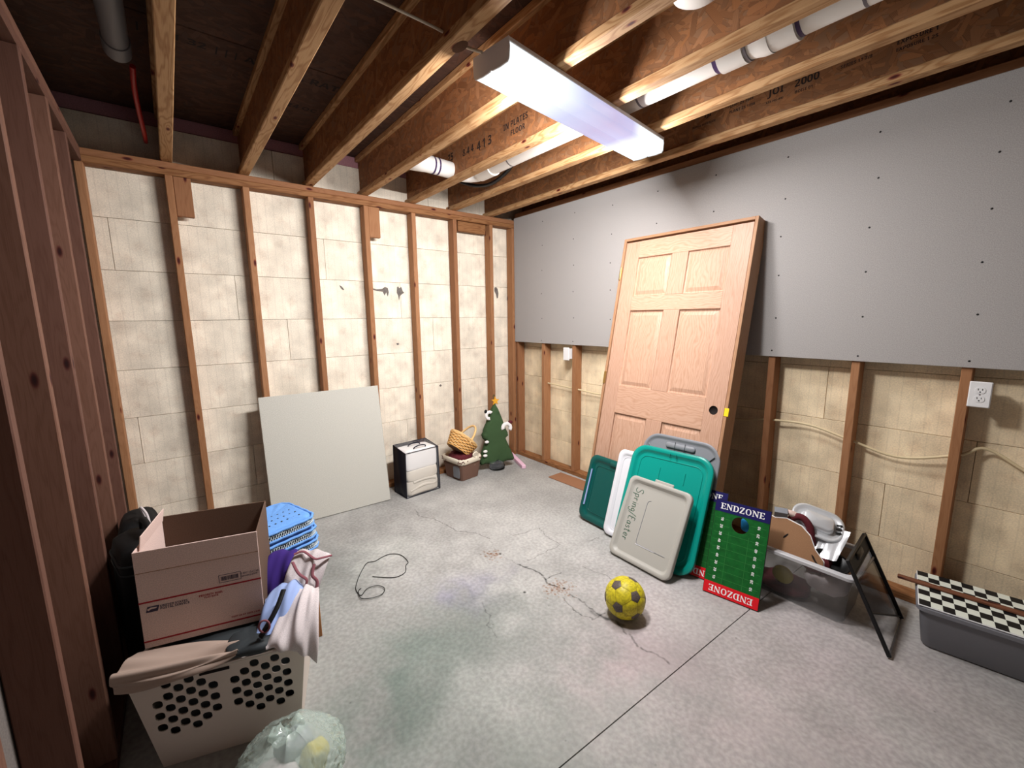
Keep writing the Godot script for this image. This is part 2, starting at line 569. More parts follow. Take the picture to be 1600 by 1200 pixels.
func materials() -> void:
	var wood := grain(3, 7.0, 9, 0.55, Color(0.72, 0.58, 0.44), Color(1.0, 0.95, 0.88))
	var oak := grain(8, 24.0, 0, 0.30, Color(0.80, 0.68, 0.57), Color(1.0, 0.97, 0.93))
	var osb := strand_board()
	var speck := plain_noise(41, 0.16, 0.20)
	var cloud := plain_noise(43, 0.02, 0.22)
	var ws := Vector3(1 / 2.0, 1 / 0.24, 1)
	var tints := [Color(0.61, 0.45, 0.32), Color(0.57, 0.41, 0.29), Color(0.64, 0.48, 0.35)]
	var soft := grain(13, 4.0, 5, 0.22, Color(0.74, 0.62, 0.52), Color(1.0, 0.96, 0.92))
	for i in 3: M["stud%d" % i] = mat(tints[i], 0.75, soft, ws)
	M.plate = mat(Color(0.57, 0.42, 0.29), 0.75, wood, ws)
	M.dimmed_stud = mat(Color(0.40, 0.285, 0.245), 0.75, soft, ws)  # reddish-brown wood, darkened further so the colour carries this side's dim light
	M.dimmed_stud_pale = mat(Color(0.45, 0.33, 0.28), 0.75, soft, ws)
	M.flange = mat(Color(0.72, 0.60, 0.46), 0.7, wood, ws)
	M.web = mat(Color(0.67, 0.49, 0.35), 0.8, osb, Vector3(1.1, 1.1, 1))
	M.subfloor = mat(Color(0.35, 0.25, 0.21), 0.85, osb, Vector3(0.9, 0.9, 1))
	M.oak = mat(Color(0.735, 0.61, 0.545), 0.5, oak, Vector3(1 / 1.5, 1 / 0.30, 1))
	M.oak_pale = mat(Color(0.75, 0.625, 0.555), 0.5, oak, Vector3(1 / 1.1, 1 / 0.42, 1))
	M.jamb = mat(Color(0.66, 0.52, 0.41), 0.6, oak, Vector3(1 / 1.5, 1 / 0.3, 1))
	M.foam = mat(Color(0.97, 0.96, 0.95), 0.9, foam_face(), Vector3(1, 1, 1))
	M.foam_warm = M.foam.duplicate()
	M.foam_warm.albedo_color = Color(1.0, 0.955, 0.87)
	M.joint = mat(Color(0.52, 0.45, 0.37), 1.0)
	M.pink_rim = mat(Color(0.72, 0.52, 0.55), 0.9, speck, Vector3(3, 3, 3), true)
	M.drywall = mat(Color(0.69, 0.675, 0.665), 0.9, speck, Vector3(5, 5, 5), true)
	M.board = mat(Color(0.80, 0.79, 0.75), 0.85, speck, Vector3(4, 4, 4), true)
	M.back_paper = mat(Color(0.50, 0.47, 0.45), 0.95, speck, Vector3(3, 3, 3), true)
	M.floor = mat(Color(0.895, 0.892, 0.882), 0.72, concrete(), Vector3(1 / FW, 1 / FD, 1))
	M.floor.uv1_offset = Vector3(-FX / FW, -FZ / FD, 0)
	M.groove = mat(Color(0.42, 0.39, 0.37), 0.95)
	M.screw = mat(Color(0.10, 0.10, 0.10), 0.5)
	M.stain = mat(Color(0.46, 0.43, 0.41), 0.95, cloud, Vector3(6, 6, 6), true)
	M.pvc = mat(Color(0.90, 0.89, 0.87), 0.35)
	M.primer = mat(Color(0.25, 0.17, 0.33), 0.5)
	M.ring = mat(Color(0.42, 0.40, 0.42), 0.5)
	M.ink = mat(Color(0.16, 0.13, 0.12), 0.9)
	M.ink_brown = mat(Color(0.34, 0.22, 0.15), 0.9)
	M.white_metal = mat(Color(0.86, 0.86, 0.87), 0.4)
	M.white_plastic = mat(Color(0.90, 0.90, 0.90), 0.35)
	M.dark_slot = mat(Color(0.10, 0.10, 0.10), 0.6)
	M.cable_white = mat(Color(0.86, 0.82, 0.74), 0.5)
	M.cable_yellow = mat(Color(0.84, 0.77, 0.62), 0.5)
	M.cable_black = mat(Color(0.05, 0.06, 0.08), 0.45)
	M.wire_dark = mat(Color(0.13, 0.14, 0.13), 0.5)
	M.red_pipe = mat(Color(0.62, 0.08, 0.07), 0.4)
	M.grey_pipe = mat(Color(0.42, 0.41, 0.41), 0.5)
	M.brass = mat(Color(0.78, 0.64, 0.38), 0.35); M.brass.metallic = 0.9
	M.hole_dark = mat(Color(0.09, 0.06, 0.05), 0.9)
	M.yellow = mat(Color(0.95, 0.80, 0.12), 0.6)
	M.teal = mat(Color(0.02, 0.55, 0.50), 0.28)
	M.deep_green = mat(Color(0.02, 0.30, 0.28), 0.25)
	M.grey_lid = mat(Color(0.50, 0.51, 0.53), 0.4)
	M.taupe_lid = mat(Color(0.66, 0.65, 0.62), 0.4)
	M.white_lid = mat(Color(0.86, 0.86, 0.88), 0.35)
	M.marker = mat(Color(0.22, 0.38, 0.30), 0.8)
	M.navy = mat(Color(0.10, 0.09, 0.33), 0.4)
	M.red = mat(Color(0.85, 0.09, 0.14), 0.4)
	M.turf = mat(Color(0.07, 0.38, 0.15), 0.4, cloud, Vector3(5, 5, 5), true)
	M.turf_line = mat(Color(0.22, 0.52, 0.26), 0.4)
	M.print_white = mat(Color(0.93, 0.93, 0.93), 0.5)
	M.board_edge = mat(Color(0.06, 0.07, 0.06), 0.6)
	M.ball_yellow = mat(Color(0.80, 0.74, 0.16), 0.45, plain_noise(51, 0.03, 0.5), Vector3(9, 9, 9), true)
	M.ball_black = mat(Color(0.36, 0.32, 0.30), 0.5, plain_noise(53, 0.08, 0.9), Vector3(8, 8, 8), true)
	M.seam = mat(Color(0.58, 0.52, 0.12), 0.8)
	M.cardboard = mat(Color(0.63, 0.47, 0.34), 0.85, speck, Vector3(6, 6, 6), true)
	M.carton_pink = mat(Color(0.93, 0.82, 0.78), 0.8, speck, Vector3(6, 6, 6), true)
	M.carton_in = mat(Color(0.40, 0.31, 0.25), 0.9, speck, Vector3(6, 6, 6), true)
	M.carton_red = mat(Color(0.62, 0.13, 0.17), 0.7)
	M.carton_blue = mat(Color(0.25, 0.22, 0.30), 0.8)
	M.basket_white = mat(Color(0.84, 0.79, 0.75), 0.45)
	var weave := plain_noise(61, 0.35, 0.5)
	M.blue_yarn = bumpy(mat(Color(0.45, 0.66, 0.93), 0.95, weave, Vector3(9, 9, 9), true), weave, 0.3)
	M.pale_yarn = mat(Color(0.80, 0.85, 0.88), 0.95, weave, Vector3(9, 9, 9), true)
	M.purple = mat(Color(0.20, 0.11, 0.42), 0.9)
	M.white_cloth = mat(Color(0.86, 0.82, 0.82), 0.9, weave, Vector3(4, 4, 4), true)
	M.cream_satin = mat(Color(0.66, 0.58, 0.53), 0.28)
	M.mauve = mat(Color(0.50, 0.30, 0.33), 0.9)
	M.blue_cloth = mat(Color(0.58, 0.66, 0.84), 0.9)
	M.black_soft = mat(Color(0.035, 0.035, 0.04), 0.7, speck, Vector3(9, 9, 9), true)
	M.grey_trim = mat(Color(0.18, 0.20, 0.21), 0.6)
	M.dark_wood = mat(Color(0.16, 0.11, 0.08), 0.6)
	M.pale_wood = mat(Color(0.68, 0.52, 0.38), 0.6, wood, ws)
	M.navy_vinyl = mat(Color(0.045, 0.05, 0.12), 0.5)
	M.comforter = mat(Color(0.88, 0.87, 0.86), 0.9)
	M.comforter_warm = mat(Color(0.80, 0.77, 0.72), 0.9)
	M.film = mat(Color(0.95, 0.97, 1.0, 0.05), 0.10)
	M.film.transparency = BaseMaterial3D.TRANSPARENCY_ALPHA
	M.bag_film = mat(Color(0.84, 0.92, 0.88, 0.30), 0.18)
	M.bag_film.transparency = BaseMaterial3D.TRANSPARENCY_ALPHA
	M.wicker = mat(Color(0.86, 0.65, 0.38), 0.7)
	M.wicker_pale = mat(Color(0.90, 0.74, 0.50), 0.65)
	M.woven_dark = mat(Color(0.44, 0.33, 0.28), 0.8)
	M.lining = mat(Color(0.90, 0.86, 0.78), 0.9)
	M.lining_print = mat(Color(0.38, 0.24, 0.22), 0.9)
	M.maroon = mat(Color(0.36, 0.12, 0.15), 0.85)
	M.felt = bumpy(mat(Color(0.25, 0.35, 0.22), 1.0, weave, Vector3(5, 5, 5), true), weave, 0.2)
	M.felt_dark = mat(Color(0.13, 0.24, 0.13), 1.0)
	M.felt_white = mat(Color(0.92, 0.91, 0.90), 1.0)
	M.gold = mat(Color(0.86, 0.62, 0.16), 0.7)
	M.pink_foam = mat(Color(0.92, 0.76, 0.84), 0.85)
	M.clear_bin = mat(Color(0.50, 0.50, 0.50, 0.45), 0.3)
	M.clear_bin.transparency = BaseMaterial3D.TRANSPARENCY_ALPHA
	M.bin_rim = mat(Color(0.74, 0.74, 0.75), 0.35)
	M.silver = mat(Color(0.90, 0.91, 0.92), 0.3); M.silver.metallic = 0.45
	M.smoke = mat(Color(0.16, 0.13, 0.12, 0.52), 0.12)
	M.smoke.transparency = BaseMaterial3D.TRANSPARENCY_ALPHA
	M.black_plastic = mat(Color(0.055, 0.055, 0.06), 0.4)
	M.grey_tote = mat(Color(0.47, 0.47, 0.49), 0.5)
	M.check_dark = mat(Color(0.06, 0.06, 0.07), 0.6)
	M.check_pale = mat(Color(0.88, 0.90, 0.85), 0.6)
	M.stick = mat(Color(0.48, 0.32, 0.25), 0.7, wood, Vector3(0.5, 6, 1))
	M.rug_brown = mat(Color(0.62, 0.44, 0.32), 0.95, weave, Vector3(6, 6, 6), true)
	M.olive = mat(Color(0.74, 0.68, 0.24), 0.8)
	M.bright_blue = mat(Color(0.20, 0.66, 0.98), 0.6)

# ------------------------------------------------------------------ the room
const P := 0.4064   # stud and joist spacing
const STUD_X := -0.294
const STUD_Z := 0.0125
const CEIL := 2.742

func build_floor() -> void:
	var f := setting("floor", "grey concrete slab floor with hairline cracks, damp patches and one control joint", "floor")
	# the control joint runs nearly along x at z = 2.73 by the wall, 2.57 at the far side
	var ax := -3.32
	var bx := 0.34
	var za := 2.626 + (ax + 1.954) * 0.0503
	var zb := 2.626 + (bx + 1.954) * 0.0503
	var g := 0.0022
	for s in 2:
		var st := begin()
		var z0a := -0.32 if s == 0 else za + g
		var z0b := -0.32 if s == 0 else zb + g
		var z1a := za - g if s == 0 else 4.94
		var z1b := zb - g if s == 0 else 4.94
		var q := [Vector3(ax, 0, z0a), Vector3(bx, 0, z0b), Vector3(bx, 0, z1b), Vector3(ax, 0, z1a)]
		var u := q.map(func(p: Vector3): return Vector2(p.x, p.z))
		quad(st, q[3], q[2], q[1], q[0], u[3], u[2], u[1], u[0])
		for i in 4:
			var a: Vector3 = q[i]
			var b: Vector3 = q[(i + 1) % 4]
			quad(st, a, b, b + Vector3.DOWN * 0.1, a + Vector3.DOWN * 0.1, u[i], u[(i + 1) % 4], u[(i + 1) % 4], u[i])
		put("slab", done(st), M.floor, f)
	bar("joint_base", Vector3(3.66, 0.09, 5.26), Vector3(-1.49, -0.055, 2.31), M.groove, f, 0, 0.0)

func foam_wall(w: Node3D, along_x: bool, lo: float, hi: float, plane: float, top: float, shift: int) -> void:
	var t := 0.06
	var y0 := -0.045
	var row := 0
	while y0 < top - 0.01:
		var y1: float = minf(y0 + 0.305, top)
		var a := lo - 1.22 + fposmod((-2.13 if along_x else 2.715) + 0.305 * [0, 3, 1, 2][(row + shift) % 4] - lo, 1.22)
		while a < hi:
			var p0: float = maxf(a, lo)
			var p1: float = minf(a + 1.22, hi)
			if p1 - p0 > 0.02:
				var ya: float = maxf(y0, 0.0)
				var gap := 0.0021
				var size := Vector3(p1 - p0 - gap, y1 - ya - gap, t) if along_x else Vector3(t, y1 - ya - gap, p1 - p0 - gap)
				var push := rng.randf_range(-0.0012, 0.0012)
				var c := Vector3((p0 + p1) / 2, (ya + y1) / 2, plane - t / 2 + push) if along_x else Vector3(plane + t / 2 + push, (ya + y1) / 2, (p0 + p1) / 2)
				var st := begin()
				box(st, Transform3D(), size, 0.0012, Vector2(rng.randf() * 3.0, rng.randf() * 3.0), 0 if along_x else 2)
				put("foam_block", done(st), M.foam if along_x else M.foam_warm, w, at(c.x, c.y, c.z))
			a += 1.22
		y0 += 0.305
		row += 1
	if along_x: bar("concrete_core", Vector3(hi - lo + 0.3, CEIL, 0.1), Vector3((lo + hi) / 2, CEIL / 2, plane - t - 0.052), M.joint, w, 0, 0.0)
	else: bar("concrete_core", Vector3(0.1, top, hi - lo + 0.1), Vector3(plane + t + 0.052, top / 2, (lo + hi) / 2), M.joint, w, 0, 0.0)

func smear(pts: Array, z: float) -> ArrayMesh:
	var st := begin()
	var poly := PackedVector2Array()
	for p: Array in pts: poly.append(Vector2(p[0], p[1]))
	prism(st, poly, 0.002, at(0, 0, z))
	return done(st)

func build_back_wall() -> void:
	var w := setting("wall_back", "back wall of cream foam blocks behind bare wood stud framing", "wall")
	foam_wall(w, true, -3.3, 0.2, -0.1, 2.66, 0)
	bar("rim_board", Vector3(3.5, 0.08, 0.06), Vector3(-1.55, 2.702, -0.14), M.pink_rim, w)
	for k in 7:
		bar("stud", Vector3(0.038, 2.324, 0.089), Vector3(STUD_X - P * k, 1.2, -0.0445), M["stud%d" % (k % 3)], w, k)
	bar("stud", Vector3(0.038, 2.324, 0.089), Vector3(-0.019, 1.2, -0.0445), M.stud0, w, 8)
	bar("stud", Vector3(0.038, 2.324, 0.089), Vector3(-3.125, 1.2, -0.0445), M.stud2, w, 9)
	bar("bottom_plate", Vector3(3.13, 0.038, 0.089), Vector3(-1.565, 0.019, -0.0445), M.plate, w, 2)
	bar("top_plate", Vector3(3.13, 0.038, 0.089), Vector3(-1.565, 2.381, -0.0445), M.plate, w, 3, 0.004)
	bar("top_plate", Vector3(3.13, 0.038, 0.089), Vector3(-1.565, 2.4192, -0.0443), M.stud1, w, 6, 0.004)
	bar("nailing_block", Vector3(0.089, 0.235, 0.038), Vector3(-2.732 + 0.064, 2.243, -0.022), M.stud1, w, 4)
	bar("nailing_block", Vector3(0.089, 0.235, 0.038), Vector3(STUD_X - P * 3 + 0.064, 2.243, -0.022), M.stud0, w, 1)
	bar("nailing_block", Vector3(0.31, 0.089, 0.038), Vector3(-0.494, 2.316, -0.05), M.plate, w, 5)
	for p: Array in [
		[[-1.47, 1.735], [-1.43, 1.722], [-1.38, 1.728], [-1.355, 1.745], [-1.33, 1.738], [-1.322, 1.70], [-1.333, 1.665], [-1.345, 1.70], [-1.362, 1.672], [-1.375, 1.705], [-1.42, 1.708], [-1.455, 1.717]],
		[[-1.245, 1.745], [-1.235, 1.755], [-1.225, 1.738], [-1.205, 1.75], [-1.195, 1.715], [-1.18, 1.70], [-1.20, 1.69], [-1.222, 1.672], [-1.232, 1.635], [-1.24, 1.68], [-1.25, 1.70]],
		[[-0.195, 1.775], [-0.175, 1.785], [-0.155, 1.77], [-0.145, 1.72], [-0.15, 1.68], [-0.165, 1.67], [-0.175, 1.71], [-0.195, 1.745]],
		[[-1.73, 1.745], [-1.71, 1.735], [-1.695, 1.71], [-1.705, 1.708], [-1.72, 1.722]],
		[[-1.28, 1.26], [-1.262, 1.265], [-1.25, 1.252], [-1.27, 1.246]],
		[[-0.87, 0.842], [-0.852, 0.852], [-0.842, 0.834], [-0.86, 0.828]]]:
		put("smudge", smear(p, -0.0985), M.stain, w)

func build_right_wall() -> void:
	var w := setting("wall_right", "long side wall, grey drywall on its upper half over open studs and foam blocks", "wall")
	foam_wall(w, false, -0.16, 4.9, 0.1, 2.44, 1)
	for k in 13:
		var z := STUD_Z + P * k
		if k == 0: z = 0.019
		if z > 4.88: continue
		bar("stud", Vector3(0.089, 2.324, 0.038), Vector3(0.0445, 1.2, z), M["stud%d" % ((k + 1) % 3)], w, k + 2)
	bar("bottom_plate", Vector3(0.089, 0.038, 4.9), Vector3(0.0445, 0.019, 2.45), M.plate, w, 1)
	bar("top_plate", Vector3(0.089, 0.038, 4.9), Vector3(0.0445, 2.381, 2.45), M.plate, w, 2)
	bar("top_plate", Vector3(0.089, 0.038, 4.9), Vector3(0.0445, 2.419, 2.45), M.stud2, w, 3)
	bar("top_plate", Vector3(0.089, 0.062, 4.9), Vector3(0.0445, 2.469, 2.45), M.stud1, w, 5)
	bar("rim_board", Vector3(0.04, 0.30, 5.0), Vector3(0.20, 2.595, 2.40), M.web, w)
	var st := begin()
	box(st, Transform3D(), Vector3(0.0125, 1.2295, 4.88), 0.0015)
	var d := put("drywall_sheet", done(st), M.drywall, w, at(-0.0064, 1.8403, 2.442))
	var sc := begin()
	lathe(sc, rot(Vector3.ZERO, Vector3(0, 0, 90)), [Vector2(0.0, 0.0012), Vector2(0.0036, 0.0010), Vector2(0.0046, 0.0), Vector2(0.0046, -0.002)], 10)
	var screw := done(sc)
	for k in range(1, 13):
		var z := STUD_Z + P * k
		for y: float in [1.257, 1.455, 1.695, 1.91, 2.13, 2.345]:
			put("screw", screw, M.screw, d, at(-0.0065, y - 1.8403 + rng.randf_range(-0.012, 0.012), z - 2.442 + rng.randf_range(-0.008, 0.008)))

func build_left_wall() -> void:
	var w := setting("wall_left", "partition wall of bare wood studs, dimness put into their colour, beside the camera", "wall")
	for k in 12:
		var z := 0.46 + P * k - 0.0
		bar("stud", Vector3(0.089, 2.324, 0.038), Vector3(-3.1545, 1.2, z), M.dimmed_stud if k % 2 == 0 else M.dimmed_stud_pale, w, k + 1)
	bar("stud", Vector3(0.089, 2.324, 0.038), Vector3(-3.1905, 1.2, 0.10), M.dimmed_stud_pale, w, 2)
	bar("bottom_plate", Vector3(0.089, 0.038, 4.9), Vector3(-3.1545, 0.019, 2.45), M.dimmed_stud, w, 1)
	bar("top_plate", Vector3(0.089, 0.038, 4.9), Vector3(-3.1545, 2.381, 2.45), M.dimmed_stud, w, 2)
	bar("top_plate", Vector3(0.089, 0.038, 4.9), Vector3(-3.1545, 2.419, 2.45), M.dimmed_stud_pale, w, 3)
	bar("backing_board", Vector3(0.04, CEIL, 5.1), Vector3(-3.222, CEIL / 2, 2.4), M.back_paper, w, 0, 0.0)

func build_rear_wall() -> void:
	var w := setting("wall_rear", "plain grey drywall behind the camera", "wall")
	bar("drywall_sheet", Vector3(3.6, CEIL, 0.05), Vector3(-1.5, CEIL / 2, 4.93), M.drywall, w)

func build_ceiling() -> void:
	var c := setting("ceiling", "open ceiling of wood I-joists under strand board subfloor", "ceiling")
	var z := -0.25
	var i := 0
	while z < 4.95:
		var z1: float = minf(z + 1.22, 4.95)
		for s: Array in [[-3.35, -1.92 + 0.6 * (i % 2)], [-1.92 + 0.6 * (i % 2), 0.40]]:
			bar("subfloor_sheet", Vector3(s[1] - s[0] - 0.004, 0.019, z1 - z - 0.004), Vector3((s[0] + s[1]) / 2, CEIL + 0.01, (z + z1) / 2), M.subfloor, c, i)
		z = z1
		i += 1
	bar("floor_above", Vector3(3.9, 0.03, 5.3), Vector3(-1.48, CEIL + 0.036, 2.35), M.joint, c, 0, 0.0)
	for k in 8:
		var x := STUD_X - P * k
		if k == 7: x = -3.25
		var j := bar("joist", Vector3(0.0095, 0.235, 4.98), Vector3(x, 2.591, 2.39), M.web, c, k)
		j.set_meta("label", "I-joist with strand board web")
		var f := bar("flange", Vector3(0.058, 0.038, 4.98), Vector3(0, -0.1315, 0), M.flange, j, k + 3, 0.0035)
		bar("flange", Vector3(0.058, 0.038, 4.98), Vector3(0, 0.1315, 0), M.flange, j, k + 5, 0.0035)
		if k == 4:   # big knots on the underside
			for q: Array in [[-0.36, 0.02, 0.028], [0.02, 0.0, 0.019]]:
				var st := begin()
				lathe(st, Transform3D(), [Vector2(q[2], 0.0), Vector2(q[2] * 0.9, -0.001), Vector2(0.0, -0.0014)], 18, 1, 0.8, 1.5)
				put("knot", done(st), M.ink_brown, f, at(q[1], -0.019, q[0]))
	# ink stamps on the web next to the drywall
	var web: Node3D = c.get_node("joist")
	var yaw := Basis(Vector3.UP, -PI / 2)
	var face := -0.0049
	var put_ink := func(text: String, zz: float, y: float, h: float) -> void:
		writing("stamp", text, h, M.ink, web, Transform3D(yaw, Vector3(face, y, zz)), "Droid Sans", 700, 0.0004)
	for q: Array in [["JOI", 2.475, 0.018, 0.034], ["2000", 2.61, 0.016, 0.034], ["APA PRI-400", 2.47, -0.026, 0.010], ["BOISE 01", 2.60, -0.024, 0.013], ["PLANT 25 1988", 2.30, 0.026, 0.014], ["PLANT 25 1998", 2.31, -0.004, 0.014],
		["TJI", 2.12, 0.030, 0.026], ["INSTALL WITH PLATE", 2.10, -0.016, 0.010], ["SERIES 11 7/8", 2.80, 0.012, 0.013], ["EXPOSURE 1", 3.00, 0.024, 0.016], ["EXPOSURE 1 25", 3.00, -0.004, 0.013]]:
		put_ink.call(q[0], q[1] - 2.39, q[2] - 0.014, q[3])
	var web4: Node3D = c.get_node("joist3")
	for q: Array in [["25", 0.64, 0.03, 0.05], ["8 4 4", 0.87, 0.01, 0.045], ["4 1 3", 1.06, 0.0, 0.055], ["IN PLATES", 1.38, 0.02, 0.034], ["FLOOR", 1.40, -0.03, 0.03]]:
		writing("stamp", q[0], q[3], M.ink, web4, Transform3D(yaw, Vector3(face, q[2], q[1] - 2.39)), "Droid Sans", 700, 0.0004)
	# grade stamps on the underside of the subfloor
	var deck: Node3D = c.get_node("subfloor_sheet")
	for q: Array in [["||| 11 32 ||| APA", -2.56, 0.86, 0.05], ["APA RATED", -2.06, 0.84, 0.06], ["24 OC", -2.06, 0.50, 0.045]]:
		writing("stamp", q[0], q[3], M.ink, deck, deck.transform.affine_inverse() * Transform3D(Basis(Vector3.RIGHT, PI / 2), Vector3(q[1], CEIL - 0.0003, q[2])), "Droid Sans", 700, 0.0004)

# ------------------------------------------------------------------ services
func build_light() -> void:
	var t := thing("shop_light", "white ceiling strip light with a glowing wraparound lens, under the joists", "light", Transform3D(Basis(Vector3.UP, deg_to_rad(7.0)), Vector3(-1.213, 2.4395, 2.022)))
	var L := 1.20
	var st := begin()
	box(st, at(0, -0.008, 0), Vector3(L + 0.01, 0.016, 0.19), 0.002)
	put("housing", done(st), M.white_metal, t)
	var prof := [Vector2(0.092, -0.016), Vector2(0.094, -0.030), Vector2(0.091, -0.066), Vector2(0.084, -0.0765), Vector2(0.045, -0.0795), Vector2(0.006, -0.0775), Vector2(0.0, -0.0735), Vector2(-0.006, -0.0775), Vector2(-0.045, -0.0795), Vector2(-0.084, -0.0765), Vector2(-0.091, -0.066), Vector2(-0.094, -0.030), Vector2(-0.092, -0.016)]
	st = begin()
	st.set_smooth_group(1)
	for i in prof.size() - 1:
		st.set_smooth_group(i + 1 if i in [0, 1] else 20)
		for s in 24:
			var x0 := -L / 2 + L * s / 24.0
			var x1 := -L / 2 + L * (s + 1) / 24.0
			var a: Vector2 = prof[i]
			var b: Vector2 = prof[i + 1]
			var ua := (s) / 24.0
			var ub := (s + 1) / 24.0
			quad(st, Vector3(x0, b.y, b.x), Vector3(x1, b.y, b.x), Vector3(x1, a.y, a.x), Vector3(x0, a.y, a.x), Vector2(ua, 0), Vector2(ub, 0), Vector2(ub, 1), Vector2(ua, 1))
	var lens := mat(Color(0.42, 0.42, 0.46), 0.3)
	lens.emission_enabled = true
	lens.emission = Color(1, 1, 1)
	lens.emission_operator = BaseMaterial3D.EMISSION_OP_MULTIPLY
	lens.emission_energy_multiplier = LENS
	var gr := Gradient.new()
	gr.offsets = PackedFloat32Array([0.0, 0.26, 0.40, 0.58, 0.72, 0.80, 1.0])
	gr.colors = PackedColorArray([Color(0.97, 1.0, 1.0), Color(0.95, 0.99, 1.0), Color(0.76, 0.78, 0.90), Color(0.72, 0.69, 0.83), Color(0.73, 0.72, 0.87), Color(0.96, 1.0, 1.0), Color(0.95, 1.0, 1.0)])
	var gt := GradientTexture2D.new()
	gt.gradient = gr
	gt.width = 256
	gt.height = 8
	lens.emission_texture = gt
	put("lens", done(st), lens, t)
	st = begin()
	for s: int in [-1, 1]:
		var e := begin()
		var poly := PackedVector2Array()
		for p: Vector2 in prof: poly.append(p * 1.02)
		poly.append(Vector2(-0.094, 0.0)); poly.append(Vector2(0.094, 0.0))
		prism(e, poly, 0.005, Transform3D(Basis(Vector3.UP, PI / 2), Vector3(s * (L / 2 + 0.0027), 0, 0)))
		put("end_cap", done(e), M.white_metal, t)
	# the light the lens gives: down and to both sides
	for d: Array in [
		[Vector3(-0.415, -0.084, 0.0), Vector3(-90, 0, 0), Vector2(0.30, 0.13), 0.55], [Vector3(0.475, -0.084, 0.0), Vector3(-90, 0, 0), Vector2(0.20, 0.13), 0.24],
		[Vector3(0, -0.055, 0.0985), Vector3(-30, 180, 0), Vector2(L - 0.04, 0.005), 0.26], [Vector3(0, -0.055, -0.0985), Vector3(-32, 0, 0), Vector2(L - 0.04, 0.005), 0.98]]:
		var a := AreaLight3D.new()
		a.name = "lens_light"
		a.area_size = d[2]
		a.area_normalize_energy = true
		a.light_energy = LAMP * d[3]
		a.light_color = LAMP_COLOR
		a.shadow_enabled = true
		a.area_range = 12.0
		a.area_attenuation = 2.0
		a.position = d[0]
		a.rotation_degrees = d[1]
		t.add_child(a, true)

func pipe_seg(called: String, a: Vector3, b: Vector3, r: float, m: Material, parent: Node, sides := 24) -> void:
	var st := begin()
	tube(st, [a, b], r, sides)
	put(called, done(st), m, parent)

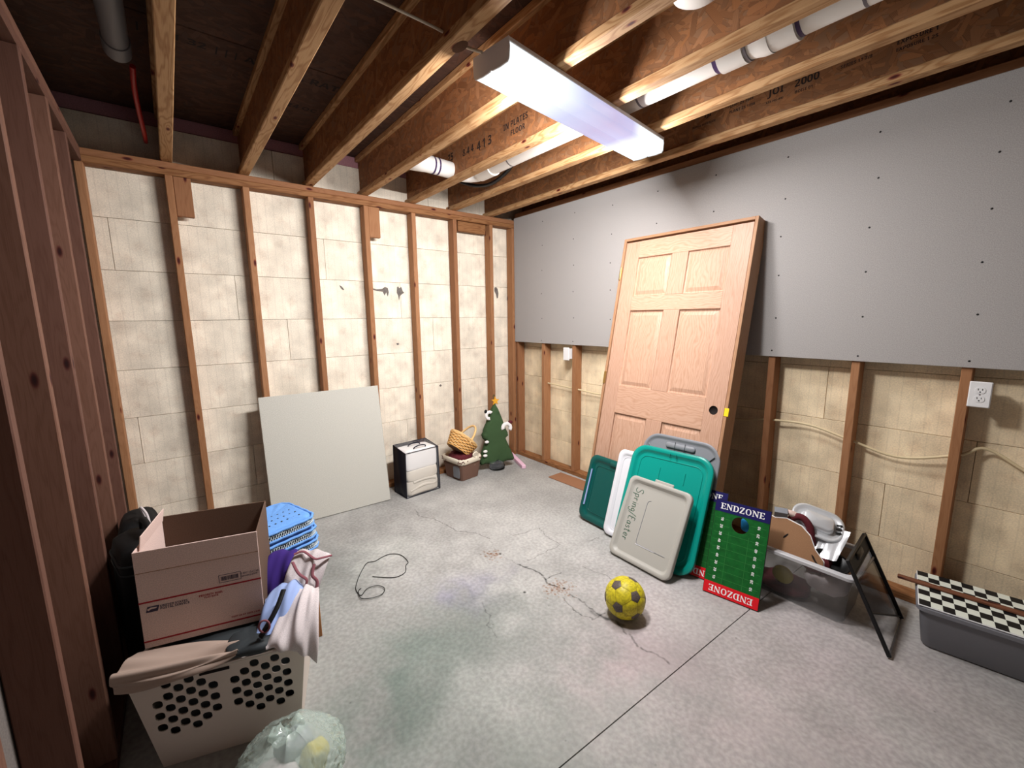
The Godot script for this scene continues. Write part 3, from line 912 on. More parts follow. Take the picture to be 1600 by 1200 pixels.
func build_pipes() -> void:
	var t := thing("drain_pipe", "white plastic drain pipe with couplings running between the ceiling joists", "pipe", at(-0.92, 2.53, 0.0))
	pipe_seg("pipe", Vector3(0, 0.006, 0.80), Vector3(0, 0.006, 2.62), 0.058, M.pvc, t)
	pipe_seg("pipe", Vector3(0, 0.018, 2.62), Vector3(0, 0.018, 4.85), 0.070, M.pvc, t)
	for c: Array in [[0.74, 0.90, 0.066, 0.006], [2.50, 2.60, 0.068, 0.006], [2.68, 2.78, 0.080, 0.018]]:
		var cs := begin()
		lathe(cs, rot(Vector3(0, c[3], c[0]), Vector3(90, 0, 0)), [Vector2(0.050, 0), Vector2(c[2], 0.001), Vector2(c[2], c[1] - c[0] - 0.001), Vector2(0.050, c[1] - c[0])], 28, -1)
		put("coupling", done(cs), M.pvc, t)
	var sw := begin()
	lathe(sw, rot(Vector3(0, 0.012, 2.59), Vector3(90, 0, 0)), [Vector2(0.066, 0), Vector2(0.067, 0.03), Vector2(0.076, 0.07), Vector2(0.077, 0.10)], 28)
	put("reducer", done(sw), M.pvc, t)
	for z: Array in [[2.480, 0.020, 0.0592, 0.006], [2.782, 0.014, 0.0715, 0.018], [0.725, 0.02, 0.060, 0.004]]:
		pipe_seg("primer_stain", Vector3(0, z[3], z[0]), Vector3(0, z[3], z[0] + z[1]), z[2], M.primer, t)
	for z: Array in [[1.10, 0.0587, 0.006], [2.11, 0.0587, 0.006], [2.97, 0.0708, 0.018], [2.603, 0.0682, 0.008]]: pipe_seg("marking_band", Vector3(0, z[2], z[0]), Vector3(0, z[2], z[0] + 0.010), z[1], M.ring, t)
	var st := begin()
	tube(st, smooth_path([Vector3(0, 0, 0.76), Vector3(-0.01, 0, 0.70), Vector3(-0.05, 0, 0.655), Vector3(-0.12, 0, 0.64), Vector3(-0.36, 0.01, 0.64), Vector3(-0.43, 0.012, 0.625), Vector3(-0.47, 0.03, 0.57), Vector3(-0.48, 0.07, 0.54), Vector3(-0.48, 0.20, 0.53)], 5), 0.056, 24)
	put("elbow", done(st), M.pvc, t)
	for x: float in [-0.30, -0.335]: pipe_seg("primer_stain", Vector3(x, 0.008, 0.64), Vector3(x - 0.012, 0.008, 0.64), 0.0575, M.primer, t)
	# round fitting high between two joists near the top of the frame
	var f := thing("cleanout_fitting", "round white plastic fitting between joists above the strip light", "pipe", at(-1.255, 2.62, 2.57))
	st = begin()
	lathe(st, Transform3D(), [Vector2(0, -0.055), Vector2(0.05, -0.05), Vector2(0.082, -0.03), Vector2(0.092, 0.0), Vector2(0.095, 0.02), Vector2(0.075, 0.03), Vector2(0.07, 0.15)], 32)
	put("cap", done(st), M.pvc, f)
	st = begin()
	lathe(st, Transform3D(), [Vector2(0.094, -0.004), Vector2(0.101, 0.0), Vector2(0.101, 0.022), Vector2(0.094, 0.026)], 32, -1)
	put("collar", done(st), M.pvc, f)
	# far left, in the dark
	var g := thing("vent_pipe", "grey pipe in the dark joist bay above the first stud", "pipe", at(-2.872, 2.60, 0.0))
	pipe_seg("pipe", Vector3(0, 0.0, 0.96), Vector3(0, 0.0, 4.8), 0.042, M.grey_pipe, g)
	st = begin()
	lathe(st, rot(Vector3(0, 0, 0.90), Vector3(90, 0, 0)), [Vector2(0.03, 0), Vector2(0.047, 0.001), Vector2(0.047, 0.10), Vector2(0.04, 0.101)], 24, -1)
	put("coupling", done(st), M.grey_pipe, g)
	var r := thing("red_water_pipe", "thin red water pipe in the dark joist bay above the back wall", "pipe", at(-2.83, 2.545, 0.0))
	st = begin()
	tube(st, smooth_path([Vector3(0.0, 0.05, 0.80), Vector3(-0.005, 0.02, 0.65), Vector3(0, -0.01, 0.45), Vector3(0.01, -0.04, 0.22), Vector3(0.012, 0.0, -0.05)], 5), 0.011, 10)
	put("pipe", done(st), M.red_pipe, r)

func cable(called: String, label: String, pts: Array, r: float, m: Material, per := 6, flat := 1.0) -> void:
	var st := begin()
	tube(st, smooth_path(pts, per), r, 8, false, flat)
	var o := put(numbered(called), done(st), m, self)
	tag(o, label, "cable", "", "thing")

func build_cables() -> void:
	cable("lamp_cable", "thin white cable crossing the joists to the end of the strip light", [Vector3(-2.29, 2.56, 1.90), Vector3(-2.15, 2.55, 1.913), Vector3(-1.99, 2.54, 1.925), Vector3(-1.92, 2.515, 1.955), Vector3(-1.86, 2.47, 2.00), Vector3(-1.825, 2.435, 2.06)], 0.0055, M.cable_white)
	cable("black_cable", "black cable sagging between joists under the drain pipe", [Vector3(-0.80, 2.70, 0.06), Vector3(-0.79, 2.62, 0.22), Vector3(-0.77, 2.535, 0.44), Vector3(-0.765, 2.500, 0.66), Vector3(-0.78, 2.53, 0.88), Vector3(-0.82, 2.58, 1.05), Vector3(-0.86, 2.66, 1.30)], 0.013, M.cable_black)
	cable("yellow_cable", "yellow electrical cable strung through the studs of the long wall", [Vector3(0.05, 0.83, 0.40), Vector3(0.045, 0.815, 0.84), Vector3(0.06, 0.80, 1.05), Vector3(0.045, 0.815, 1.24), Vector3(0.06, 0.79, 1.45), Vector3(0.045, 0.815, 1.64), Vector3(0.06, 0.79, 1.85), Vector3(0.045, 0.815, 2.05), Vector3(0.06, 0.79, 2.25), Vector3(0.045, 0.825, 2.455), Vector3(0.055, 0.83, 2.66), Vector3(0.045, 0.785, 2.86), Vector3(0.06, 0.735, 3.06), Vector3(0.045, 0.80, 3.27), Vector3(0.06, 0.85, 3.36), Vector3(0.07, 0.76, 3.52), Vector3(0.05, 0.80, 3.67), Vector3(0.06, 0.76, 3.9), Vector3(0.05, 0.8, 4.1)], 0.0045, M.cable_yellow, 6, 1.5)
	var w := []
	for p: Array in [[-2.06, 1.195], [-1.969, 1.282], [-1.898, 1.279], [-1.863, 1.215], [-1.835, 1.185], [-1.838, 1.086], [-1.886, 1.033], [-1.944, 1.036], [-1.989, 1.05], [-2.033, 1.037], [-2.077, 1.084], [-2.118, 1.141], [-2.146, 1.188], [-2.175, 1.253], [-2.171, 1.322], [-2.126, 1.291], [-2.071, 1.302], [-2.051, 1.353], [-2.086, 1.392], [-2.141, 1.384], [-2.181, 1.351], [-2.171, 1.283], [-2.15, 1.262]]:
		w.append(Vector3(p[0], 0.004 if w.size() < 15 or w.size() > 21 else 0.008, p[1]))
	cable("loose_wire", "loose dark wire curled in loops on the concrete in front of the leaning board", w, 0.0021, M.wire_dark)

func build_outlets() -> void:
	var t := thing("wall_outlet", "white double power outlet below the drywall on a stud", "outlet", Transform3D(Basis(Vector3(0, 0, 1), Vector3(0, 1, 0), Vector3(-1, 0, 0)), Vector3(-0.022, 1.109, 3.315)))
	var st := begin()
	box(st, at(0, 0, -0.022), Vector3(0.052, 0.095, 0.044), 0.002)
	put("junction_box", done(st), M.white_plastic, t)
	st = begin()
	loft(st, [rr(0.071, 0.116, 0.004, -0.001), rr(0.071, 0.116, 0.004, 0.003), rr(0.064, 0.109, 0.003, 0.0062)], [1, 2])
	cap(st, rr(0.064, 0.109, 0.003, 0.0062))
	cap(st, rr(0.071, 0.116, 0.004, -0.001), true)
	put("cover_plate", done(st), M.white_plastic, t)
	for y: float in [-0.0195, 0.0195]:
		st = begin()
		loft(st, [rr(0.034, 0.029, 0.0125, 0.005, 0, y), rr(0.033, 0.028, 0.012, 0.008, 0, y)], [1])
		cap(st, rr(0.033, 0.028, 0.012, 0.008, 0, y))
		var s := put("socket", done(st), M.white_plastic, t)
		st = begin()
		for sl: Array in [[-0.0065, 0.004, 0.0022, 0.0085], [0.0065, 0.004, 0.0022, 0.0070]]: box(st, at(sl[0], y + sl[1], 0.0081), Vector3(sl[2], sl[3], 0.0012), 0.0)
		lathe(st, rot(Vector3(0, y - 0.007, 0.0077), Vector3(90, 0, 0)), [Vector2(0.0027, 0.0), Vector2(0.0027, 0.001), Vector2(0, 0.001)], 12)
		put("slot", done(st), M.dark_slot, s)
	st = begin()
	lathe(st, rot(Vector3(0, 0, 0.006), Vector3(90, 0, 0)), [Vector2(0.0032, 0.0), Vector2(0.0028, 0.0012), Vector2(0, 0.0015)], 12)
	put("screw", done(st), M.ring, t)
	var u := thing("junction_box", "small white electrical box on a stud beside the leaning door", "outlet", Transform3D(Basis(Vector3(0, 0, 1), Vector3(0, 1, 0), Vector3(-1, 0, 0)), Vector3(-0.022, 1.142, 0.765)))
	st = begin()
	box(st, at(0, 0, -0.018), Vector3(0.056, 0.095, 0.05), 0.002)
	put("box_body", done(st), M.white_plastic, u)
	st = begin()
	loft(st, [rr(0.071, 0.116, 0.004, 0.007), rr(0.071, 0.116, 0.004, 0.011), rr(0.064, 0.109, 0.003, 0.0142)], [1, 2])
	cap(st, rr(0.064, 0.109, 0.003, 0.0142)); cap(st, rr(0.071, 0.116, 0.004, 0.007), true)
	put("cover_plate", done(st), M.white_plastic, u)

# ------------------------------------------------------------------ leaning things
func build_board() -> void:
	var t := thing("drywall_offcut", "pale grey square of drywall leaning on the back wall studs", "board", leaning(Vector3(-1.975, 0, 0.235), Vector3(1, 0, 0.04), 9.0, 0.003))
	var st := begin()
	box(st, at(0, 0.475, -0.008), Vector3(0.845, 0.945, 0.0127), 0.0012)
	put("panel", done(st), M.board, t)
	for s: int in [-1, 1]: bar("paper_edge", Vector3(0.0012, 0.94, 0.0125), Vector3(s * 0.4233, 0.475, -0.008), M.board, t, 0, 0.0)

func build_door() -> void:
	var t := thing("prehung_door", "unfinished oak six panel door in its frame, leaning on the drywall", "door", leaning(Vector3(-0.509, 0, 1.886), Vector3(-0.005, 0, 1), 11.6, 0.0))
	t.position.y = 0.118 * sin(deg_to_rad(11.6)) * 0.0 + 0.024
	var W := 0.939
	var jt := 0.019
	var D := 0.116
	# the frame: two side jambs and the head, with stops
	for s: int in [-1, 1]: bar("side_jamb", Vector3(jt, 2.06, D), Vector3(s * (W / 2 - jt / 2), 1.03, -D / 2), M.jamb, t, 2 + s, 0.0015)
	bar("head_jamb", Vector3(W - 2 * jt, jt, D), Vector3(0, 2.06 - jt / 2, -D / 2), M.jamb, t, 5, 0.0015)
	for s: int in [-1, 1]: bar("door_stop", Vector3(0.011, 2.03, 0.035), Vector3(s * (W / 2 - jt - 0.0056), 1.02, -0.064), M.jamb, t, 1, 0.001)
	# the slab, stile by stile
	var w := W - 2 * jt - 0.009
	var h := 2.022
	var y0 := 0.008
	var th := 0.035
	var zf := -0.007
	var sw := 0.118
	var slab := put("door_slab", plank_mesh(Vector3(w - 0.02, h - 0.02, 0.010), 0), M.oak, t, at(0, y0 + h / 2, zf - 0.019))
	var o := Vector3(0, y0 + h / 2, zf - 0.019)
	bar("stile", Vector3(sw, h, th), Vector3(-w / 2 + sw / 2, y0 + h / 2, zf - th / 2) - o, M.oak, slab, 1, 0.002)
	var st := begin()
	var bore := 0.905
	var bx := w / 2 - 0.062
	box(st, at(w / 2 - sw / 2, (bore - 0.06 + y0) / 2, zf - th / 2), Vector3(sw, bore - 0.06 - y0, th), 0.0, Vector2((bore - 0.06 + y0) / 2, 0.0))
	box(st, at(w / 2 - sw / 2, (bore + 0.06 + y0 + h) / 2, zf - th / 2), Vector3(sw, y0 + h - bore - 0.06, th), 0.0, Vector2((bore + 0.06 + y0 + h) / 2, 0.0))
	holed(st, w / 2 - sw, w / 2, bore - 0.06, bore + 0.06, Vector2(bx, bore), 0.027, th, Vector2(0, -th / 2 + zf), zf)
	put("stile", done(st), M.oak, slab, at(-o.x, -o.y, -o.z))
	var md := begin()
	lathe(md, rot(Vector3(bx, bore, zf - 0.004), Vector3(90, 0, 0)), [Vector2(0.0, -0.003), Vector2(0.0262, -0.003), Vector2(0.0265, 0.002)], 28)
	put("bore_shade", done(md), M.hole_dark, slab, at(-o.x, -o.y, -o.z))  # dark disc just inside the bore, the hole's shade painted as colour
	var rails := [[0.0, 0.235], [0.765, 0.20], [1.575 - 0.06, 0.105], [1.900, 0.122]]
	var inner := w - 2 * sw
	for r: Array in rails:
		bar("rail", Vector3(inner, r[1], th), Vector3(0, y0 + r[0] + r[1] / 2, zf - th / 2) - o, M.oak_pale, slab, int(r[0] * 10), 0.002)
	var mw := 0.118
	for q in 3:
		var a: float = rails[q][0] + rails[q][1]
		var b: float = rails[q + 1][0]
		bar("mullion", Vector3(mw, b - a, th), Vector3(0, y0 + (a + b) / 2, zf - th / 2) - o, M.oak, slab, q + 4, 0.002)
		for s: int in [-1, 1]:
			var pw := (inner - mw) / 2
			var cx := s * (mw / 2 + pw / 2)
			var cy := y0 + (a + b) / 2
			st = begin()
			var ph := b - a
			var lp := [rr(pw, ph, 0.001, 0.0, 0, 0, 1), rr(pw - 0.004, ph - 0.004, 0.001, -0.010, 0, 0, 1), rr(pw - 0.024, ph - 0.024, 0.001, -0.0125, 0, 0, 1), rr(pw - 0.074, ph - 0.074, 0.001, -0.003, 0, 0, 1)]
			loft(st, lp, [1, 2, 3])
			# own uv: grain upright
			cap(st, lp[3], false, 9)
			var mesh := done(st)
			var mt := SurfaceTool.new()
			mt.create_from(mesh, 0)
			var arr := mesh.surface_get_arrays(0)
			var vs: PackedVector3Array = arr[Mesh.ARRAY_VERTEX]
			var us := PackedVector2Array()
			for p in vs: us.append(Vector2(p.y + q * 0.37 + s * 0.2, p.x + q * 0.1))
			arr[Mesh.ARRAY_TEX_UV] = us
			var am := ArrayMesh.new()
			am.add_surface_from_arrays(Mesh.PRIMITIVE_TRIANGLES, arr)
			put("raised_panel", am, M.oak_pale, slab, Transform3D(Basis(), Vector3(cx, cy, zf - 0.0005) - o))
	for y: float in [0.28, 1.02, 1.80]:
		st = begin()
		tube(st, [Vector3(-W / 2 + 0.012, y - 0.045, 0.004), Vector3(-W / 2 + 0.012, y + 0.045, 0.004)], 0.006, 10)
		box(st, at(-W / 2 + 0.009, y, 0.0), Vector3(0.02, 0.088, 0.004), 0.001)
		put("hinge", done(st), M.brass, t)
	st = begin()
	box(st, at(W / 2 - 0.004, 0.905, 0.0015), Vector3(0.026, 0.048, 0.003), 0.001)
	put("shipping_clip", done(st), M.yellow, t, Transform3D(), "yellow plastic clip")

# a storage lid: face up the local y, seen from +z; dish = recess depth, lip = rim height
func lid_shell(W: float, H: float, r: float, lip: float, dish: float, band: float) -> ArrayMesh:
	var st := begin()
	var cy := H / 2
	var lo := [rr(W - 0.006, H - 0.006, r, -lip, 0, cy, 8), rr(W, H, r, -lip + 0.002, 0, cy, 8), rr(W, H, r, -0.003, 0, cy, 8), rr(W - 0.006, H - 0.006, r * 0.97, 0.0, 0, cy, 8), rr(W - band, H - band, r * 0.85, 0.0, 0, cy, 8), rr(W - band - 0.010, H - band - 0.010, r * 0.8, -0.003, 0, cy, 8), rr(W - band - 0.03, H - band - 0.03, r * 0.72, -dish, 0, cy, 8), rr(W - band - 0.04, H - band - 0.04, r * 0.7, -dish, 0, cy, 8)]
	loft(st, lo, [1, 1, 1, 1, 1, 1, 1])
	cap(st, lo[7], false, 1)
	cap(st, lo[0], true)
	return done(st)

func handle_bar(W: float, y: float, z: float) -> ArrayMesh:
	var st := begin()
	var a := [rr(W, 0.034, 0.015, z - 0.004, 0, y), rr(W, 0.034, 0.015, z + 0.006, 0, y), rr(W - 0.008, 0.026, 0.012, z + 0.010, 0, y)]
	loft(st, a, [1, 1])
	cap(st, a[2], false, 1)
	return done(st)

func rib_line(pts: Array, r := 0.0022, closed := false) -> ArrayMesh:
	var st := begin()
	tube(st, pts, r, 6, closed)
	return done(st)

func build_lids() -> void:
	# taupe lid in front, with handwriting
	var t := thing("bin_lid", "taupe storage lid with green handwriting, foremost of the leaning lids", "lid", leaning(Vector3(-0.822, 0, 2.108), Vector3(-0.03, 0, 1), 25.5, 0.015))
	put("shell", lid_shell(0.425, 0.505, 0.045, 0.030, 0.020, 0.040), M.taupe_lid, t)
	var st := begin()
	box(st, at(0.02, 0.509, -0.010), Vector3(0.125, 0.026, 0.012), 0.004)
	put("latch_tab", done(st), M.taupe_lid, t)
	put("raised_line", rib_line(Array(rr(0.22, 0.27, 0.02, -0.0192, 0.055, 0.25))
		.slice(7, 22), 0.0016), M.grey_lid, t)
	put("raised_line", rib_line([Vector3(-0.055, 0.113, -0.0192), Vector3(0.075, 0.113, -0.0192)], 0.0018), M.white_lid, t)
	# letters as strokes on a unit grid: x along the word, y up
	var glyph := {
		"S": [[0.55, 0.85, 0.4, 1.0, 0.15, 0.95, 0.1, 0.72, 0.35, 0.52, 0.55, 0.3, 0.4, 0.02, 0.1, 0.0, 0.0, 0.12]],
		"p": [[0.08, 0.5, 0.05, -0.35], [0.08, 0.4, 0.3, 0.52, 0.42, 0.3, 0.3, 0.05, 0.08, 0.1]],
		"r": [[0.08, 0.5, 0.08, 0.0], [0.08, 0.3, 0.2, 0.48, 0.34, 0.46]],
		"i": [[0.1, 0.5, 0.1, 0.0], [0.1, 0.72, 0.11, 0.74]],
		"n": [[0.06, 0.5, 0.06, 0.0], [0.06, 0.34, 0.22, 0.5, 0.36, 0.38, 0.36, 0.0]],
		"g": [[0.38, 0.42, 0.2, 0.52, 0.06, 0.3, 0.18, 0.06, 0.36, 0.2, 0.38, 0.48, 0.36, -0.25, 0.18, -0.38, 0.04, -0.26]],
		"/": [[0.0, -0.2, 0.34, 1.0]],
		"E": [[0.42, 0.9, 0.12, 0.95, 0.06, 0.55, 0.06, 0.05, 0.44, 0.0], [0.08, 0.5, 0.36, 0.5]],
		"a": [[0.36, 0.42, 0.2, 0.52, 0.06, 0.28, 0.16, 0.02, 0.34, 0.16, 0.38, 0.48, 0.40, 0.0]],
		"s": [[0.32, 0.45, 0.14, 0.5, 0.1, 0.34, 0.3, 0.2, 0.26, 0.02, 0.04, 0.04]],
		"t": [[0.16, 0.85, 0.16, 0.06, 0.3, 0.0], [0.0, 0.55, 0.34, 0.57]],
		"e": [[0.06, 0.28, 0.36, 0.3, 0.3, 0.5, 0.12, 0.48, 0.05, 0.22, 0.18, 0.0, 0.38, 0.08]]}
	st = begin()
	var pen := 0.0
	var size := 0.052
	for ch in "Spring/Easter":
		var wide := 0.0
		for stroke: Array in glyph[ch]:
			var pts := []
			for i in range(0, stroke.size(), 2):
				wide = maxf(wide, stroke[i])
				# the word runs down the lid: x of the word is local -y, up of the word is local +x
				pts.append(Vector3(-0.155 + stroke[i + 1] * size, 0.435 - (pen + stroke[i]) * size * 0.95, -0.0192))
			tube(st, smooth_path(pts, 4) if pts.size() > 2 else pts, 0.0017, 5)
		pen += wide + 0.16
	put("handwriting", done(st), M.marker, t)

	# teal lid behind it
	var e := thing("bin_lid", "bright teal storage lid with rounded corners, behind the taupe lid", "lid", leaning(Vector3(-0.735, 0, 2.130), Vector3(0.10, 0, 1), 23.5, 0.012))
	put("shell", lid_shell(0.520, 0.690, 0.095, 0.03, 0.016, 0.05), M.teal, e)
	put("panel_line", rib_line(Array(rr(0.40, 0.56, 0.05, -0.0155, 0, 0.345)), 0.003, true), M.teal, e)
	for x: float in [-0.02, 0.02]: put("notch", plank_mesh(Vector3(0.004, 0.030, 0.004)), M.deep_green, e, at(x + 0.01, 0.655, -0.001))
	for x: float in [-0.06, 0.10]: put("rib", rib_line([Vector3(x, 0.57, -0.015), Vector3(x, 0.50, -0.015)], 0.003), M.teal, e)

	# grey lid furthest back
	var g := thing("bin_lid", "grey storage lid with moulded handle, tallest at the rear of the stack", "lid", leaning(Vector3(-0.600, 0, 2.125), Vector3(0.06, 0, 1), 17.5, 0.012))
	put("shell", lid_shell(0.50, 0.735, 0.11, 0.018, 0.010, 0.03), M.grey_lid, g)
	put("grip", handle_bar(0.19, 0.675, -0.006), M.grey_lid, g)
	for x: float in [-0.032, 0.032]: put("groove_line", rib_line([Vector3(x, 0.70, 0.004), Vector3(x, 0.645, 0.004)], 0.002), M.grey_trim, g)
	for s: int in [-1, 1]: put("corner_rib", rib_line([Vector3(s * 0.215, 0.66, -0.004), Vector3(s * 0.175, 0.615, -0.008)], 0.003), M.grey_trim if s > 0 else M.grey_lid, g)
	put("inner_line", rib_line(Array(rr(0.38, 0.60, 0.06, -0.0095, 0, 0.32)), 0.003, true), M.grey_lid, g)

	# white lid, only its side edge shows
	var w := thing("bin_lid", "white storage lid showing only its edge beside the teal lid", "lid", leaning(Vector3(-0.652, 0, 1.945), Vector3(0.04, 0, 1), 18.5, 0.018))
	put("shell", lid_shell(0.44, 0.585, 0.045, 0.020, 0.010, 0.05), M.white_lid, w)
	put("rim_line", rib_line(Array(rr(0.36, 0.50, 0.04, -0.009, 0, 0.29)), 0.002, true), M.white_lid, w)

	# dark green lid standing apart
	var d := thing("bin_lid", "dark green glossy storage lid lowest beside the oak door", "lid", leaning(Vector3(-0.625, 0, 1.70), Vector3(-0.06, 0, 1), 17.5, 0.018))
	put("shell", lid_shell(0.50, 0.475, 0.06, 0.03, 0.014, 0.06), M.deep_green, d)
	put("panel_line", rib_line(Array(rr(0.37, 0.335, 0.03, -0.0135, 0, 0.235)), 0.003, true), M.deep_green, d)
	put("grip", handle_bar(0.13, 0.448, -0.004), M.deep_green, d)
	put("pale_stripe", rib_line([Vector3(-0.215, 0.10, 0.0), Vector3(-0.213, 0.365, 0.0)], 0.006), M.blue_cloth, d)

func endzone(label: String, xf: Transform3D) -> void:
	var t := thing("football_toss_board", label, "game board", xf)
	var W := 0.262
	var H := 0.495
	var st := begin()
	holed(st, -W / 2, W / 2, 0.0, H, Vector2(0.0, 0.385), 0.042, 0.012)
	put("board", done(st), M.turf, t)
	st = begin()
	for s: int in [-1, 1]: box(st, at(s * (W / 2 + 0.0008), H / 2, -0.006), Vector3(0.0016, H, 0.0125), 0.0)
	box(st, at(0, H + 0.0008, -0.006), Vector3(W + 0.003, 0.0016, 0.0125), 0.0)
	put("edge", done(st), M.board_edge, t)
	bar("top_band", Vector3(W, 0.062, 0.0012), Vector3(0, H - 0.031, 0.0004), M.navy, t, 0, 0.0)
	bar("bottom_band", Vector3(W, 0.060, 0.0012), Vector3(0, 0.030, 0.0004), M.red, t, 0, 0.0)
	writing("lettering", "ENDZONE", 0.030, M.print_white, t, at(0, H - 0.032, 0.0012))
	writing("lettering", "ENDZONE", 0.030, M.print_white, t, rot(Vector3(0, 0.030, 0.0012), Vector3(0, 0, 180)))
	st = begin()
	for k in 9:
		var y := 0.075 + 0.0385 * (k + 0.5) - 0.004
		for s: Array in [[-0.120, -0.05], [-0.046, 0.046], [0.05, 0.120]]:
			if absf(y - 0.385) < 0.045 and s[0] == -0.046: continue
			box(st, at((s[0] + s[1]) / 2, y, 0.0002), Vector3(s[1] - s[0], 0.0013, 0.0006), 0.0)
	for x: float in [-0.048, 0.048]: box(st, at(x, 0.20 if true else 0, 0.0002), Vector3(0.0012, 0.27, 0.0006), 0.0)
	put("yard_line", done(st), M.turf_line, t)
	var nums := ["10", "20", "30", "40", "50", "40", "30", "20", "10"]
	for k in 9:
		var y := 0.088 + 0.0385 * k
		writing("yard_number", nums[k], 0.0125, M.print_white, t, rot(Vector3(-0.088, y, 0.0004), Vector3(0, 0, -90)), "Droid Sans", 700, 0.0005)
		writing("yard_number", nums[k], 0.0125, M.print_white, t, rot(Vector3(0.088, y, 0.0004), Vector3(0, 0, 90)), "Droid Sans", 700, 0.0005)
	# folding leg behind
	st = begin()
	box(st, at(0, 0.24, -0.019), Vector3(0.20, 0.022, 0.012), 0.002)
	put("back_brace", done(st), M.board_edge, t)

func build_endzones() -> void:
	endzone("green football toss board with navy and red bands, leaning on the clear bin", leaning(Vector3(-0.697, 0, 2.5945), Vector3(0.18, 0, 1), 18.5, 0.006))
	endzone("matching football toss board mostly hidden between teal lid and front board", leaning(Vector3(-0.640, 0, 2.345), Vector3(0.18, 0, 1), 22.0, 0.006))

# ------------------------------------------------------------------ ball
func build_ball() -> void:
	var R := 0.099
	var t := thing("soccer_ball", "worn yellow soccer ball with dark pentagons on the concrete", "ball", Transform3D(Basis.from_euler(Vector3(0.5, 0.9, 0.3)), Vector3(-1.205, R - 0.001, 2.315)))
	var st := begin()
	lump(st, Transform3D(), Vector3.ONE * (R - 0.0022), 1.0, 0.0, 1.0, 40, 24)
	put("core", done(st), M.seam, t)
	var g := (1 + sqrt(5.0)) / 2
	var V: Array[Vector3] = []
	for a: int in [-1, 1]:
		for b: int in [-1, 1]:
			V.append(Vector3(0, a, b * g).normalized())
			V.append(Vector3(a, b * g, 0).normalized())
			V.append(Vector3(b * g, 0, a).normalized())
	var near := func(p: Vector3, q: Vector3) -> bool: return p.distance_to(q) > 0.1 and p.distance_to(q) < 1.2
	var panel := func(corners: Array, m: Material, called: String) -> void:
		var c := Vector3.ZERO
		for p: Vector3 in corners: c += p
		c = c.normalized()
		var ex: Vector3 = (corners[0] - c * c.dot(corners[0])).normalized()
		var ey := c.cross(ex)
		corners.sort_custom(func(p, q): return atan2(p.dot(ey), p.dot(ex)) < atan2(q.dot(ey), q.dot(ex)))
		var s := begin()
		s.set_smooth_group(1)
		var n := 5
		for i in corners.size():
			var p0: Vector3 = c.lerp(corners[i], 0.975)
			var p1: Vector3 = c.lerp(corners[(i + 1) % corners.size()], 0.975)
			var pt := func(a: int, b: int) -> Vector3:
				var q := c + (p0 - c) * (float(a - b) / n) + (p1 - c) * (float(b) / n)
				var edge := float(a) / n
				return q.normalized() * (R - 0.0019 * pow(edge, 6.0))
			for a in n:
				for b in a + 1:
					tri(s, pt.call(a, b), pt.call(a + 1, b), pt.call(a + 1, b + 1))
					if b < a: tri(s, pt.call(a, b), pt.call(a + 1, b + 1), pt.call(a, b + 1))
		put(called, done(s), m, t)
	for i in 12:
		var c := []
		for j in 12:
			if near.call(V[i], V[j]): c.append(V[i].lerp(V[j], 0.285))
		panel.call(c, M.ball_black, "pentagon_panel")
	for i in 12:
		for j in range(i + 1, 12):
			for k in range(j + 1, 12):
				if near.call(V[i], V[j]) and near.call(V[j], V[k]) and near.call(V[i], V[k]):
					var c := []
					for e: Array in [[i, j], [j, k], [k, i]]:
						c.append(V[e[0]].lerp(V[e[1]], 0.285))
						c.append(V[e[0]].lerp(V[e[1]], 0.715))
					panel.call(c, M.ball_yellow, "hexagon_panel")

